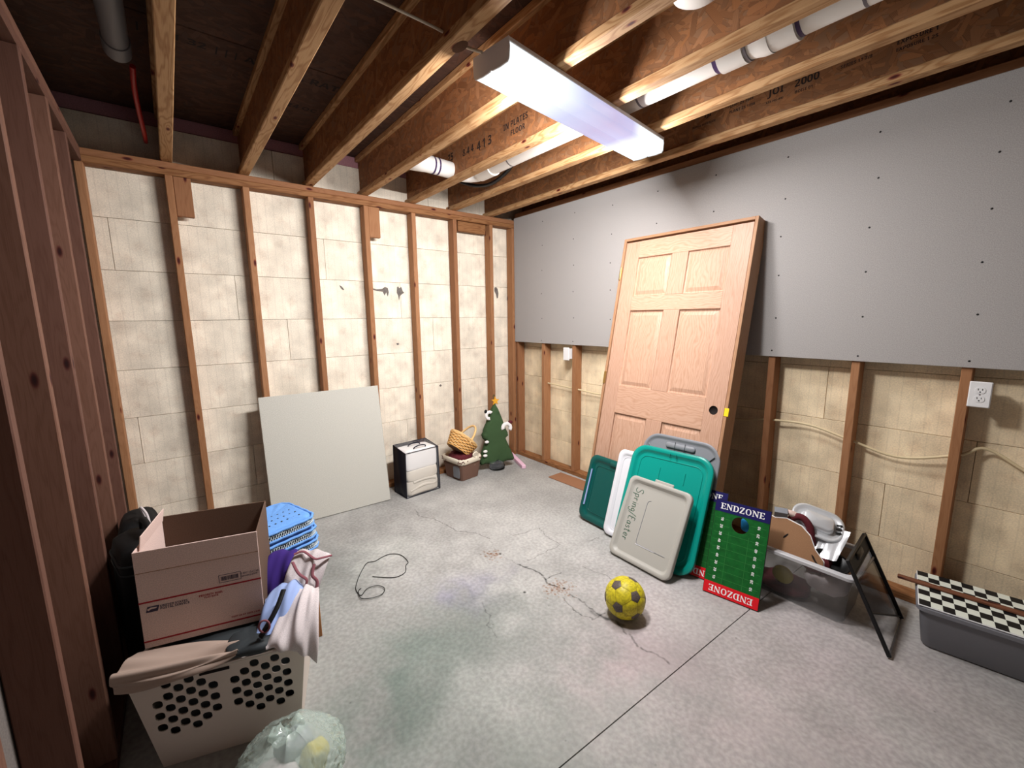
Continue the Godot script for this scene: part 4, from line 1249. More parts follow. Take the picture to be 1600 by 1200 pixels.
# ------------------------------------------------------------------ corner group
func build_bedding_bag() -> void:
	var t := thing("bedding_bag", "clear zip bag with navy sides holding a folded white comforter", "bag", Transform3D(Basis(Vector3.UP, deg_to_rad(4.0)), Vector3(-1.285, 0.0, 0.205)))
	var W := 0.325
	var D := 0.205
	var H := 0.385
	var hw := W / 2
	# side, back and bottom panels, slightly bowed
	var bow := func(st: SurfaceTool, a: Vector3, b: Vector3, c: Vector3, d: Vector3, amount: float) -> void:
		var n := (b - a).cross(d - a).normalized()
		st.set_smooth_group(1)
		var N := 8
		var f := func(i: int, j: int) -> Vector3:
			var u := float(i) / N
			var w := float(j) / N
			return a.lerp(b, u).lerp(d.lerp(c, u), w) + n * amount * sin(u * PI) * sin(w * PI) + n * 0.004 * sin(u * 9.0 + w * 5.0) * sin(u * PI)
		for j in N:
			for i in N: quad(st, f.call(i, j), f.call(i + 1, j), f.call(i + 1, j + 1), f.call(i, j + 1))
	var c := func(x: float, y: float, z: float) -> Vector3: return Vector3(x * hw * (1.0 - 0.04 * y), y * H + (0.03 * (1.0 - z) * 0.5 if y > 0.5 else 0.0), z * D / 2)
	var st := begin()
	bow.call(st, c.call(-1, 0, -1), c.call(-1, 0, 1), c.call(-1, 1, 1), c.call(-1, 1, -1), 0.006)
	put("side_panel", done(st), M.navy_vinyl, t)
	st = begin()
	bow.call(st, c.call(1, 0, 1), c.call(1, 0, -1), c.call(1, 1, -1), c.call(1, 1, 1), 0.008)
	put("side_panel", done(st), M.navy_vinyl, t)
	st = begin()
	bow.call(st, c.call(1, 0, -1), c.call(-1, 0, -1), c.call(-1, 1, -1), c.call(1, 1, -1), 0.0)
	put("back_panel", done(st), M.navy_vinyl, t)
	st = begin()
	bow.call(st, c.call(-1, 0, 1), c.call(1, 0, 1), c.call(1, 1, 1), c.call(-1, 1, 1), 0.014)
	put("clear_front", done(st), M.film, t)
	st = begin()
	bow.call(st, c.call(-1, 1, 1), c.call(1, 1, 1), c.call(1, 1, -1), c.call(-1, 1, -1), 0.008)
	put("clear_top", done(st), M.film, t)
	st = begin()
	var rim := [c.call(-1, 1, 1), c.call(1, 1, 1), c.call(1, 1, -1), c.call(-1, 1, -1)]
	var base := [c.call(-1, 0.01, 1), c.call(1, 0.01, 1), c.call(1, 0.01, -1), c.call(-1, 0.01, -1)]
	for i in 4:
		tube(st, [rim[i], rim[(i + 1) % 4]], 0.0026, 6)
		tube(st, [base[i], base[(i + 1) % 4]], 0.0035, 6)
		tube(st, [base[i], rim[i]], 0.0035, 6)
	put("piping", done(st), M.navy_vinyl, t)
	for z: float in [-0.035, 0.06]:
		st = begin()
		tube(st, smooth_path([Vector3(-0.055, H + 0.004, z), Vector3(-0.05, H + 0.026, z + 0.01), Vector3(0, H + 0.036, z + 0.012), Vector3(0.05, H + 0.026, z + 0.01), Vector3(0.055, H + 0.004, z)], 5), 0.005, 8)
		put("handle", done(st), M.navy_vinyl, t)
	var ns := noise(71, 9.0, 2)
	var k := thing("comforter", "white comforter folded inside the clear zip bag", "bedding", t.transform)
	for f: Array in [[0.072, 0.066, 0.060, M.comforter_warm, 0.008], [0.178, 0.050, 0.052, M.comforter_warm, 0.009], [0.303, 0.090, 0.062, M.comforter, 0.0012]]:
		st = begin()
		lump(st, at(0, f[0] + 0.002, 0.0), Vector3(hw * 0.95 - f[4], f[1], D / 2 - 0.003), 0.24, f[4], 1.0, 48, 20, ns)
		put("fold", done(st), f[3], k)
	st = begin()
	tube(st, smooth_path([Vector3(-0.12, 0.05, 0.088), Vector3(0.0, 0.08, 0.094), Vector3(0.11, 0.07, 0.09), Vector3(0.12, 0.11, 0.088), Vector3(0.02, 0.13, 0.093), Vector3(-0.09, 0.12, 0.09)], 6), 0.017, 10)
	put("fold", done(st), M.comforter_warm, k)

func build_baskets() -> void:
	var t := thing("storage_basket", "dark woven square basket with a printed cloth liner", "basket", Transform3D(Basis(Vector3.UP, deg_to_rad(8.0)), Vector3(-0.805, 0, 0.165)))
	var st := begin()
	var loops := []
	var rows := 14
	for j in rows * 3 + 1:
		var y := 0.165 * j / (rows * 3.0)
		var loop := rrh(0.20 + 0.04 * y / 0.165, 0.235 + 0.04 * y / 0.165, 0.02, y + 0.002, 0, 0, 3)
		var fine := PackedVector3Array()
		for i in loop.size():
			for s in 8:
				var p := loop[i].lerp(loop[(i + 1) % loop.size()], s / 8.0)
				var nrm := Vector3(p.x, 0, p.z).normalized()
				fine.append(p + nrm * 0.0028 * sin(j * TAU / 3.0 * 0.5) * sin(i * 1.7 + s * PI / 4.0 + (j / 3) * PI))
		loops.append(fine)
	loft(st, loops, range(loops.size()).map(func(_i): return 1))
	cap(st, loops[0], true)
	put("body", done(st), M.woven_dark, t)
	st = begin()
	loops = []
	for q: Array in [[0.252, 0.158], [0.262, 0.165], [0.268, 0.185], [0.264, 0.204], [0.252, 0.210], [0.238, 0.204], [0.225, 0.12], [0.19, 0.05]]:
		var base := rrh(q[0], q[0] + 0.035, 0.045, q[1], 0, 0, 8)
		var lp := PackedVector3Array()
		for i in base.size(): lp.append(base[i] + Vector3(0, 0.003 * sin(i * 1.9), 0))
		loops.append(lp)
	loft(st, loops, range(8).map(func(_i): return 1))
	var liner := put("cloth_liner", done(st), M.lining, t)
	st = begin()
	var r2 := RandomNumberGenerator.new()
	r2.seed = 12
	var edge := rrh(0.2695, 0.3045, 0.045, 0.185, 0, 0, 8)
	for i in 44:
		var q := float(i) / 44 * edge.size()
		var p := edge[int(q) % edge.size()].lerp(edge[(int(q) + 1) % edge.size()], q - int(q))
		lump(st, at(p.x, p.y + r2.randf_range(-0.012, 0.012), p.z), Vector3(0.0055, 0.0045, 0.0055), 1.0, 0, 1, 8, 6)
	put("print_motif", done(st), M.lining_print, liner)
	st = begin()
	lump(st, at(-0.1125, 0.085, 0.055), Vector3(0.003, 0.062, 0.045), 0.25, 0, 1, 16, 8)
	put("woven_label", done(st), M.grey_lid, t)
	for s: int in [-1, 1]:
		st = begin()
		tube(st, smooth_path([Vector3(s * 0.04, 0.20, 0.145), Vector3(s * 0.04 - 0.028, 0.235, 0.150), Vector3(s * 0.04, 0.252, 0.150), Vector3(s * 0.04 + 0.028, 0.235, 0.150), Vector3(s * 0.04 + 0.03, 0.195, 0.147)], 5), 0.007, 8)
		if s > 0: put("handle", done(st), M.lining, t)
	var m := put(numbered("maroon_cloth"), null, M.maroon, self)
	st = begin()
	lump(st, Transform3D(Basis.from_euler(Vector3(0, 0.3, 0.25)), Vector3(-0.82, 0.195, 0.17)), Vector3(0.095, 0.055, 0.10), 0.75, 0.012, 1.0, 36, 18, noise(19, 12.0, 3))
	m.mesh = done(st)
	tag(m, "maroon cloth bundled inside the dark woven basket", "cloth", "", "thing")
	# the pale wicker basket, tipped over on top
	var b := thing("wicker_basket", "small pale wicker basket with hooped handle, tipped on the dark basket", "basket", Transform3D(Basis.from_euler(Vector3(deg_to_rad(-4), deg_to_rad(6), deg_to_rad(-43))).scaled(Vector3.ONE * 1.18), Vector3(-0.872, 0.268, 0.20)))
	var n := 72
	for row in 10:
		var f := (row + 0.5) / 10.0
		var pts := []
		for i in 96:
			var a := TAU * i / 96
			var w := 0.0034 * (1.0 if (i / 4 + row) % 2 == 0 else -1.0)
			pts.append(Vector3((0.100 + 0.030 * f + w) * cos(a), 0.11 * f, (0.064 + 0.028 * f + w) * sin(a)))
		st = begin()
		tube(st, pts, 0.0056, 6, true)
		put("weave_row", done(st), M.wicker if row % 2 == 0 else M.wicker_pale, b)
	st = begin()
	loops = []
	for j in 5:
		var f := 1.0 - j / 4.0
		var lp := PackedVector3Array()
		for i in n:
			var a := -TAU * i / n
			lp.append(Vector3((0.092 + 0.030 * f) * cos(a), 0.004 + 0.106 * f, (0.056 + 0.028 * f) * sin(a)))
		loops.append(lp)
	loft(st, loops, range(8).map(func(_i): return 1))
	cap(st, loops[4])
	put("inner_wall", done(st), M.woven_dark, b)
	st = begin()
	for ring: Array in [[0.110, 0.0062], [0.100, 0.0045]]:
		var pts := []
		for i in 40: pts.append(Vector3(0.131 * cos(TAU * i / 40), ring[0], 0.093 * sin(TAU * i / 40)))
		tube(st, pts, ring[1], 8, true)
	put("rim", done(st), M.wicker_pale, b)
	st = begin()
	var hp := []
	for i in 21:
		var a := PI * i / 20
		hp.append(Vector3(0.0 + 0.02 * sin(a), 0.085 + 0.155 * sin(a), 0.090 * cos(a)))
	tube(st, hp, 0.0085, 10)
	put("handle", done(st), M.wicker_pale, b)

func star(n: int, r0: float, r1: float) -> PackedVector2Array:
	var p := PackedVector2Array()
	for i in n * 2:
		var a := PI / 2 + PI * i / n
		p.append(Vector2(cos(a), sin(a)) * (r0 if i % 2 == 0 else r1))
	return p

# a stuffed felt shape: polygon puffed on both faces
func puffed(poly: PackedVector2Array, t: float, edge := 0.012, seam := -1.0) -> ArrayMesh:
	var st := begin()
	var p := poly
	if Geometry2D.is_polygon_clockwise(p):
		p = p.duplicate(); p.reverse()
	var rings := [p]
	for f: float in [0.35, 0.8, 1.6, 3.0]:
		var off := Geometry2D.offset_polygon(p, -edge * f, Geometry2D.JOIN_ROUND)
		if off.size() == 0: break
		rings.append(off[0])
	for face: int in [-1, 1]:
		var pts := PackedVector2Array()
		var hs := []
		for k in rings.size():
			for q: Vector2 in rings[k]:
				pts.append(q)
				hs.append([0.0, 0.42, 0.68, 0.88, 1.0][k] * t / 2)
		var idx := Geometry2D.triangulate_delaunay(pts)
		st.set_smooth_group(1)
		for i in range(0, idx.size(), 3):
			var a := pts[idx[i]]; var b := pts[idx[i + 1]]; var c := pts[idx[i + 2]]
			if not Geometry2D.is_point_in_polygon((a + b + c) / 3.0, p): continue
			var tri3 := []
			for q in 3:
				var w: Vector2 = pts[idx[i + q]]
				var hh: float = hs[idx[i + q]]
				if seam > -0.5: hh *= 1.0 - 0.6 * exp(-pow((w.x - seam) / 0.012, 2.0))
				tri3.append(Vector3(w.x, w.y, face * hh))
			if ((b - a).cross(c - a) > 0) == (face > 0): tri(st, tri3[0], tri3[1], tri3[2])
			else: tri(st, tri3[0], tri3[2], tri3[1])
	return done(st)

func build_tree() -> void:
	var t := thing("felt_christmas_tree", "green stuffed felt Christmas tree with a gold star by the corner", "decoration", Transform3D(Basis.from_euler(Vector3(deg_to_rad(-4.0), deg_to_rad(-14), 0)), Vector3(-0.437, 0.0, 0.225)))
	var outline := PackedVector2Array()
	for q: Array in [[0.0, 0.66], [0.035, 0.60], [0.075, 0.50], [0.10, 0.43], [0.125, 0.375], [0.13, 0.345], [0.10, 0.325], [0.115, 0.29], [0.15, 0.215], [0.175, 0.16], [0.185, 0.125], [0.16, 0.108], [0.10, 0.112], [0.05, 0.10], [0.0, 0.108], [-0.06, 0.10], [-0.12, 0.112], [-0.17, 0.105], [-0.182, 0.125], [-0.165, 0.20], [-0.135, 0.27], [-0.115, 0.325], [-0.14, 0.345], [-0.148, 0.375], [-0.125, 0.43], [-0.09, 0.50], [-0.045, 0.59]]:
		outline.append(Vector2(q[0], q[1]))
	var dense := PackedVector2Array()
	for i in outline.size():
		for s in 4: dense.append(outline[i].lerp(outline[(i + 1) % outline.size()], s / 4.0))
	for i in dense.size(): dense[i].y = 0.66 - (0.66 - dense[i].y) * 1.085
	put("tree_body", puffed(dense, 0.10, 0.014, 0.0), M.felt, t)
	var st := begin()
	tube(st, [Vector3(0, 0.09, 0.0), Vector3(0, 0.02, 0.0)], 0.03, 12)
	lathe(st, Transform3D(), [Vector2(0, 0.002), Vector2(0.075, 0.002), Vector2(0.077, 0.03), Vector2(0.07, 0.05), Vector2(0.03, 0.055)], 24)
	put("pot_base", done(st), M.black_soft, t)
	st = begin()
	lump(st, at(-0.03, 0.055, 0.06), Vector3(0.07, 0.035, 0.035), 0.6, 0.006, 1.0, 20, 10, noise(14, 20.0, 2))
	put("base_wrap", done(st), M.film, t)
	st = begin()
	prism(st, star(5, 0.042, 0.018), 0.02, at(0.005, 0.675, 0.012))
	put("gold_star", done(st), M.gold, t)
	st = begin()
	tube(st, smooth_path([Vector3(0, 0.66, 0), Vector3(-0.008, 0.715, 0), Vector3(0, 0.735, 0), Vector3(0.006, 0.715, 0)], 4), 0.003, 6)
	put("hanging_loop", done(st), M.felt_dark, t)
	# plain white felt curls and a mitten shape pinned on
	for o: Array in [[Vector3(-0.075, 0.545, 0.045), 0.9, 1.0], [Vector3(0.098, 0.405, 0.05), -0.5, 1.25]]:
		var arc := PackedVector2Array()
		for i in 13:
			var a := -0.6 + 4.2 * i / 12.0
			arc.append(Vector2(cos(a), sin(a)) * 0.048)
		for i in 13:
			var a := 3.6 - 4.2 * i / 12.0
			arc.append(Vector2(cos(a), sin(a)) * 0.016)
		var x := Transform3D(Basis(Vector3.BACK, o[1] + 0.4).scaled(Vector3.ONE * o[2]), o[0])
		var orn := put("white_ornament", puffed(arc, 0.03, 0.006), M.felt_white, t, x)
		st = begin()
		lump(st, at(0.03, 0.045, 0.0), Vector3(0.018, 0.013, 0.014), 0.8, 0, 1, 14, 8)
		put("dark_cap", done(st), M.maroon if o[1] < 0 else M.black_soft, orn)
	for q: Vector3 in [Vector3(-0.135, 0.20, 0.05), Vector3(-0.115, 0.29, 0.05), Vector3(-0.14, 0.16, 0.055)]:
		st = begin()
		lump(st, at(q.x, q.y, q.z), Vector3(0.022, 0.014, 0.014), 0.9, 0, 1, 14, 8)
		put("white_ornament", done(st), M.felt_white, t)

func build_small_floor_things() -> void:
	var st := begin()
	box(st, Transform3D(), Vector3(0.042, 0.036, 0.43), 0.004)
	var p := put("foam_bar", done(st), M.pink_foam, self, Transform3D(Basis(Vector3.UP, deg_to_rad(-21)), Vector3(-0.165, 0.018, 0.205)))
	tag(p, "pink foam bar lying on the floor beside the felt tree", "foam bar", "", "thing")
	st = begin()
	box(st, Transform3D(), Vector3(0.17, 0.008, 0.52), 0.002)
	var c := put("cardboard_strip", done(st), M.rug_brown, self, Transform3D(Basis(Vector3.UP, deg_to_rad(2)), Vector3(-0.125, 0.0042, 0.985)))
	tag(c, "flat brown cardboard piece on the floor against the bottom plate", "cardboard", "", "thing")

# ------------------------------------------------------------------ clear bin, its contents, smoked lid, checkered tote
func build_bin() -> void:
	var t := thing("clear_storage_bin", "smoky clear plastic bin heaped with packaging beside the toss board", "bin", at(-0.335, 0.0, 2.81))
	var lo := []
	var out := [[0.24, 0.40, 0.002], [0.255, 0.415, 0.01], [0.335, 0.46, 0.262]]
	for q: Array in out: lo.append(rrh(q[0], q[1], 0.03, q[2], 0, 0, 6))
	var st := begin()
	loft(st, lo, [1, 1])
	cap(st, lo[0], true)
	put("bin_body", done(st), M.clear_bin, t)
	st = begin()
	var rim := [rrh(0.335, 0.46, 0.03, 0.262), rrh(0.385, 0.505, 0.035, 0.262), rrh(0.385, 0.505, 0.035, 0.276), rrh(0.375, 0.495, 0.033, 0.279), rrh(0.325, 0.45, 0.03, 0.279), rrh(0.325, 0.45, 0.03, 0.262)]
	loft(st, rim, [1, 2, 3, 4, 5])
	put("rim", done(st), M.bin_rim, t)
	# contents
	var y := put(numbered("yellow_disc"), null, M.olive, self)
	st = begin()
	lathe(st, rot(Vector3(-0.435, 0.118, 2.745), Vector3(8, 0, 97)), [Vector2(0, 0.012), Vector2(0.04, 0.012), Vector2(0.048, 0.006), Vector2(0.048, -0.008), Vector2(0, -0.01)], 28)
	y.mesh = done(st)
	tag(y, "round dull yellow disc seen through the front of the clear bin", "disc", "", "thing")
	var m := put(numbered("maroon_fabric"), null, M.maroon, self)
	st = begin()
	lump(st, at(-0.36, 0.036, 2.73), Vector3(0.085, 0.026, 0.12), 0.7, 0.012, 1.0, 30, 14, noise(91, 9.0, 3))
	lump(st, at(-0.40, 0.235, 2.875), Vector3(0.05, 0.04, 0.06), 0.8, 0.01, 1.0, 24, 12, noise(92, 14.0, 3))
	m.mesh = done(st)
	tag(m, "maroon fabric packed low inside the clear bin", "cloth", "", "thing")
	var wp := put(numbered("white_paper"), null, M.white_cloth, self)
	st = begin()
	lump(st, at(-0.36, 0.15, 2.92), Vector3(0.075, 0.05, 0.08), 0.7, 0.016, 1.0, 30, 14, noise(95, 16.0, 3))
	wp.mesh = done(st)
	tag(wp, "crumpled pale paper near the end of the clear bin", "paper", "", "thing")
	# torn cardboard flap standing out of the bin
	var cb := thing("torn_cardboard", "torn brown cardboard sheet with a slot rising from the clear bin", "cardboard", Transform3D(Basis(Vector3(0.10, -0.12, 1).normalized(), Vector3(0.42, 0.9, 0.0).normalized(), Vector3(-0.9, 0.42, 0.15).normalized()).orthonormalized(), Vector3(-0.465, 0.285, 2.72)))
	st = begin()
	var poly := PackedVector2Array()
	for q: Array in [[-0.10, -0.03], [0.20, -0.015], [0.195, 0.012], [0.15, 0.05], [0.115, 0.105], [0.07, 0.135], [0.0, 0.145], [-0.05, 0.128], [-0.11, 0.14]]: poly.append(Vector2(q[0], q[1]))
	prism(st, poly, 0.005)
	put("sheet", done(st), M.cardboard, cb)
	st = begin()
	prism(st, poly, 0.0016, Transform3D(Basis().scaled(Vector3(1.02, 1.03, 1)), Vector3(0, 0.001, -0.0034)))
	put("white_liner", done(st), M.print_white, cb)
	st = begin()
	lump(st, rot(Vector3(0.02, 0.06, 0.0026), Vector3(0, 0, 62)), Vector3(0.017, 0.0045, 0.0012), 1.0, 0, 1, 14, 8)
	put("slot", done(st), M.hole_dark, cb)
	# black dish rim inside the front corner
	var bd := put(numbered("black_dish"), null, M.black_plastic, self)
	st = begin()
	lathe(st, rot(Vector3(-0.415, 0.262, 2.935), Vector3(12, 0, 12)), [Vector2(0, -0.03), Vector2(0.05, -0.025), Vector2(0.075, 0.015), Vector2(0.08, 0.018), Vector2(0.07, 0.014), Vector2(0.045, -0.018), Vector2(0, -0.022)], 32)
	bd.mesh = done(st)
	tag(bd, "round black dish at the front corner inside the clear bin", "dish", "", "thing")
	# silver moulded tray on top
	var sv := thing("silver_tray", "shiny silver moulded plastic tray on top of the clear bin's heap", "tray", Transform3D(Basis.from_euler(Vector3(deg_to_rad(14), deg_to_rad(20), deg_to_rad(38))), Vector3(-0.29, 0.40, 2.835)))
	st = begin()
	var o2 := []
	for q: Array in [[0.15, 0.215, -0.012, 0.06], [0.17, 0.235, -0.006, 0.07], [0.172, 0.237, 0.002, 0.07], [0.15, 0.215, 0.004, 0.065], [0.138, 0.20, -0.006, 0.06], [0.09, 0.15, -0.006, 0.03], [0.078, 0.135, 0.022, 0.022], [0.068, 0.122, 0.026, 0.02]]: o2.append(rrh(q[0], q[1], q[3], q[2], 0, 0, 8))
	loft(st, o2, [1, 1, 1, 1, 1, 2, 2])
	cap(st, o2[7], false, 2)
	cap(st, o2[0], true)
	put("moulded_body", done(st), M.silver, sv)
	st = begin()
	for k in 3: box(st, rot(Vector3(-0.02 + 0.022 * k, 0.006, 0.093), Vector3(0, 20, 0)), Vector3(0.009, 0.005, 0.026), 0.001)
	put("clip_slot", done(st), M.dark_slot, sv)
	# silver sheet below it
	var sl := put(numbered("silver_sheet"), null, M.silver, self)
	st = begin()
	var ctl := []
	for a in 4:
		for b in 4:
			ctl.append(Vector3(-0.40 + 0.05 * a + 0.012 * sin(b * 2.1 + a), 0.275 + 0.036 * a + 0.012 * cos(b * 1.7 + a * 2.0), 2.80 + 0.052 * b + 0.004 * a))
	sheet(st, ctl, 0.002, 0.002, 3.0, 24, 18)
	sl.mesh = done(st)
	tag(sl, "silver foil sheet sloping under the silver tray in the clear bin", "foil", "", "thing")
	# grey metal tool end on the left
	var tl := thing("metal_bracket", "small grey metal bracket poking up behind the toss board", "bracket", Transform3D(Basis.from_euler(Vector3(0, 0.4, 0.5)), Vector3(-0.40, 0.45, 2.70)))
	st = begin()
	box(st, at(0, 0, 0), Vector3(0.035, 0.004, 0.06), 0.001)
	box(st, at(-0.016, -0.025, 0), Vector3(0.004, 0.05, 0.06), 0.001)
	box(st, at(0.0, -0.05, 0.02), Vector3(0.03, 0.004, 0.012), 0.001)
	put("plate", done(st), M.grey_lid, tl)
	st = begin()
	lump(st, Transform3D(Basis.from_euler(Vector3(0.5, 0, 0)), Vector3(0.01, -0.03, 0.06)), Vector3(0.018, 0.014, 0.04), 0.8, 0, 1, 16, 10)
	put("grip", done(st), M.carton_pink, tl)
	var bl := put(numbered("maroon_hose"), null, M.maroon, self)
	st = begin()
	tube(st, smooth_path([Vector3(-0.36, 0.30, 2.70), Vector3(-0.36, 0.40, 2.735), Vector3(-0.35, 0.425, 2.78), Vector3(-0.35, 0.385, 2.82), Vector3(-0.36, 0.30, 2.84)], 6), 0.018, 10)
	bl.mesh = done(st)
	tag(bl, "curved maroon strap arching out of the clear bin behind the cardboard", "strap", "", "thing")
	var bb := put(numbered("blue_wrapper"), null, M.bright_blue, self)
	st = begin()
	lump(st, at(-0.50, 0.352, 2.575), Vector3(0.018, 0.035, 0.024), 0.6, 0.004, 1.0, 16, 10, noise(5, 20.0, 2))
	bb.mesh = done(st)
	tag(bb, "bright blue wrapper seen through the hole of the toss board", "wrapper", "", "thing")
	# the smoked lid leaning on the end of the bin
	var l := thing("smoked_bin_lid", "black rimmed see-through lid leaning on the end of the clear bin", "lid", leaning(Vector3(-0.375, 0, 3.205), Vector3(1, 0, -0.047), 25.5, 0.012))
	st = begin()
	var W := 0.365
	var H := 0.415
	for e: Array in [["rim", Vector3(0.011, H, 0.016), Vector3(-W / 2 + 0.0055, H / 2, -0.008)], ["rim", Vector3(0.011, H, 0.016), Vector3(W / 2 - 0.0055, H / 2, -0.008)], ["rim", Vector3(W - 0.022, 0.011, 0.016), Vector3(0, H - 0.0055, -0.008)]]:
		bar(e[0], e[1], e[2], M.black_plastic, l, 0, 0.002)
	bar("clear_rim", Vector3(W - 0.022, 0.006, 0.006), Vector3(0, 0.003, -0.010), M.smoke, l, 0, 0.001)
	st = begin()
	prism(st, PackedVector2Array([Vector2(-W / 2 + 0.010, H * 0.44), Vector2(W / 2 - 0.010, 0.012), Vector2(W / 2 - 0.010, H - 0.010), Vector2(-W / 2 + 0.010, H - 0.010)]), 0.002, at(0, 0, -0.013))
	put("smoked_pane", done(st), M.smoke, l)
	st = begin()
	prism(st, PackedVector2Array([Vector2(-W / 2 + 0.010, 0.005), Vector2(W / 2 - 0.010, 0.005), Vector2(W / 2 - 0.010, 0.012), Vector2(-W / 2 + 0.010, H * 0.44)]), 0.002, at(0, 0, -0.013))
	put("clear_pane", done(st), M.film, l)
	st = begin()
	tube(st, [Vector3(-W / 2 + 0.008, H * 0.44, -0.010), Vector3(W / 2 - 0.008, 0.012, -0.010)], 0.004, 8)
	put("dark_rib", done(st), M.black_plastic, l)
	st = begin()
	box(st, at(0, H - 0.075, -0.012), Vector3(W - 0.02, 0.006, 0.008), 0.001)
	put("stiffener", done(st), M.black_plastic, l)
	st = begin()
	box(st, at(0, H - 0.042, -0.0125), Vector3(W - 0.02, 0.062, 0.004), 0.001)
	put("top_panel", done(st), M.grey_trim, l)
	put("grip", handle_bar(0.11, H - 0.035, -0.012), M.black_plastic, l)

func build_tote() -> void:
	var yaw := Basis(Vector3.UP, deg_to_rad(9.0))
	var t := thing("grey_tote", "grey plastic storage tote under the checkered cover", "tote", Transform3D(yaw, Vector3(-0.165, 0, 3.508)))
	var lo := [rrh(0.27, 0.50, 0.025, 0.003), rrh(0.285, 0.515, 0.03, 0.012), rrh(0.32, 0.555, 0.03, 0.185)]
	var st := begin()
	loft(st, lo, [1, 1])
	cap(st, lo[0], true)
	put("tote_body", done(st), M.grey_tote, t)
	st = begin()
	var rim := [rrh(0.32, 0.555, 0.03, 0.178), rrh(0.345, 0.58, 0.032, 0.180), rrh(0.345, 0.58, 0.032, 0.196), rrh(0.325, 0.56, 0.03, 0.2)]
	loft(st, rim, [1, 2, 3])
	cap(st, rim[3])
	put("tote_lid", done(st), M.grey_tote, t)
	var c := thing("checkered_cover", "black and white checkered board lying on the grey tote", "board", Transform3D(yaw, Vector3(-0.165, 0.201, 3.508)))
	bar("backing", Vector3(0.335, 0.006, 0.57), Vector3(0, 0.003, 0), M.white_plastic, c, 0, 0.002)
	var nx := 7
	var nz := 15
	var cx := 0.33 / nx
	var cz := 0.565 / nz
	for i in nx:
		for k in nz:
			bar("checker_square", Vector3(cx, 0.0016, cz), Vector3(-0.165 + cx * (i + 0.5), 0.0066, -0.2825 + cz * (k + 0.5)), M.check_dark if (i + k) % 2 == 0 else M.check_pale, c, 0, 0.0003)
	var s := put("wooden_stick", plank_mesh(Vector3(0.030, 0.012, 0.62), 3, 0.003), M.stick, self, Transform3D(Basis(Vector3.UP, deg_to_rad(7.0)), Vector3(-0.155, 0.2155, 3.46)))
	tag(s, "flat brown wooden stick laid across the checkered board", "stick", "", "thing")

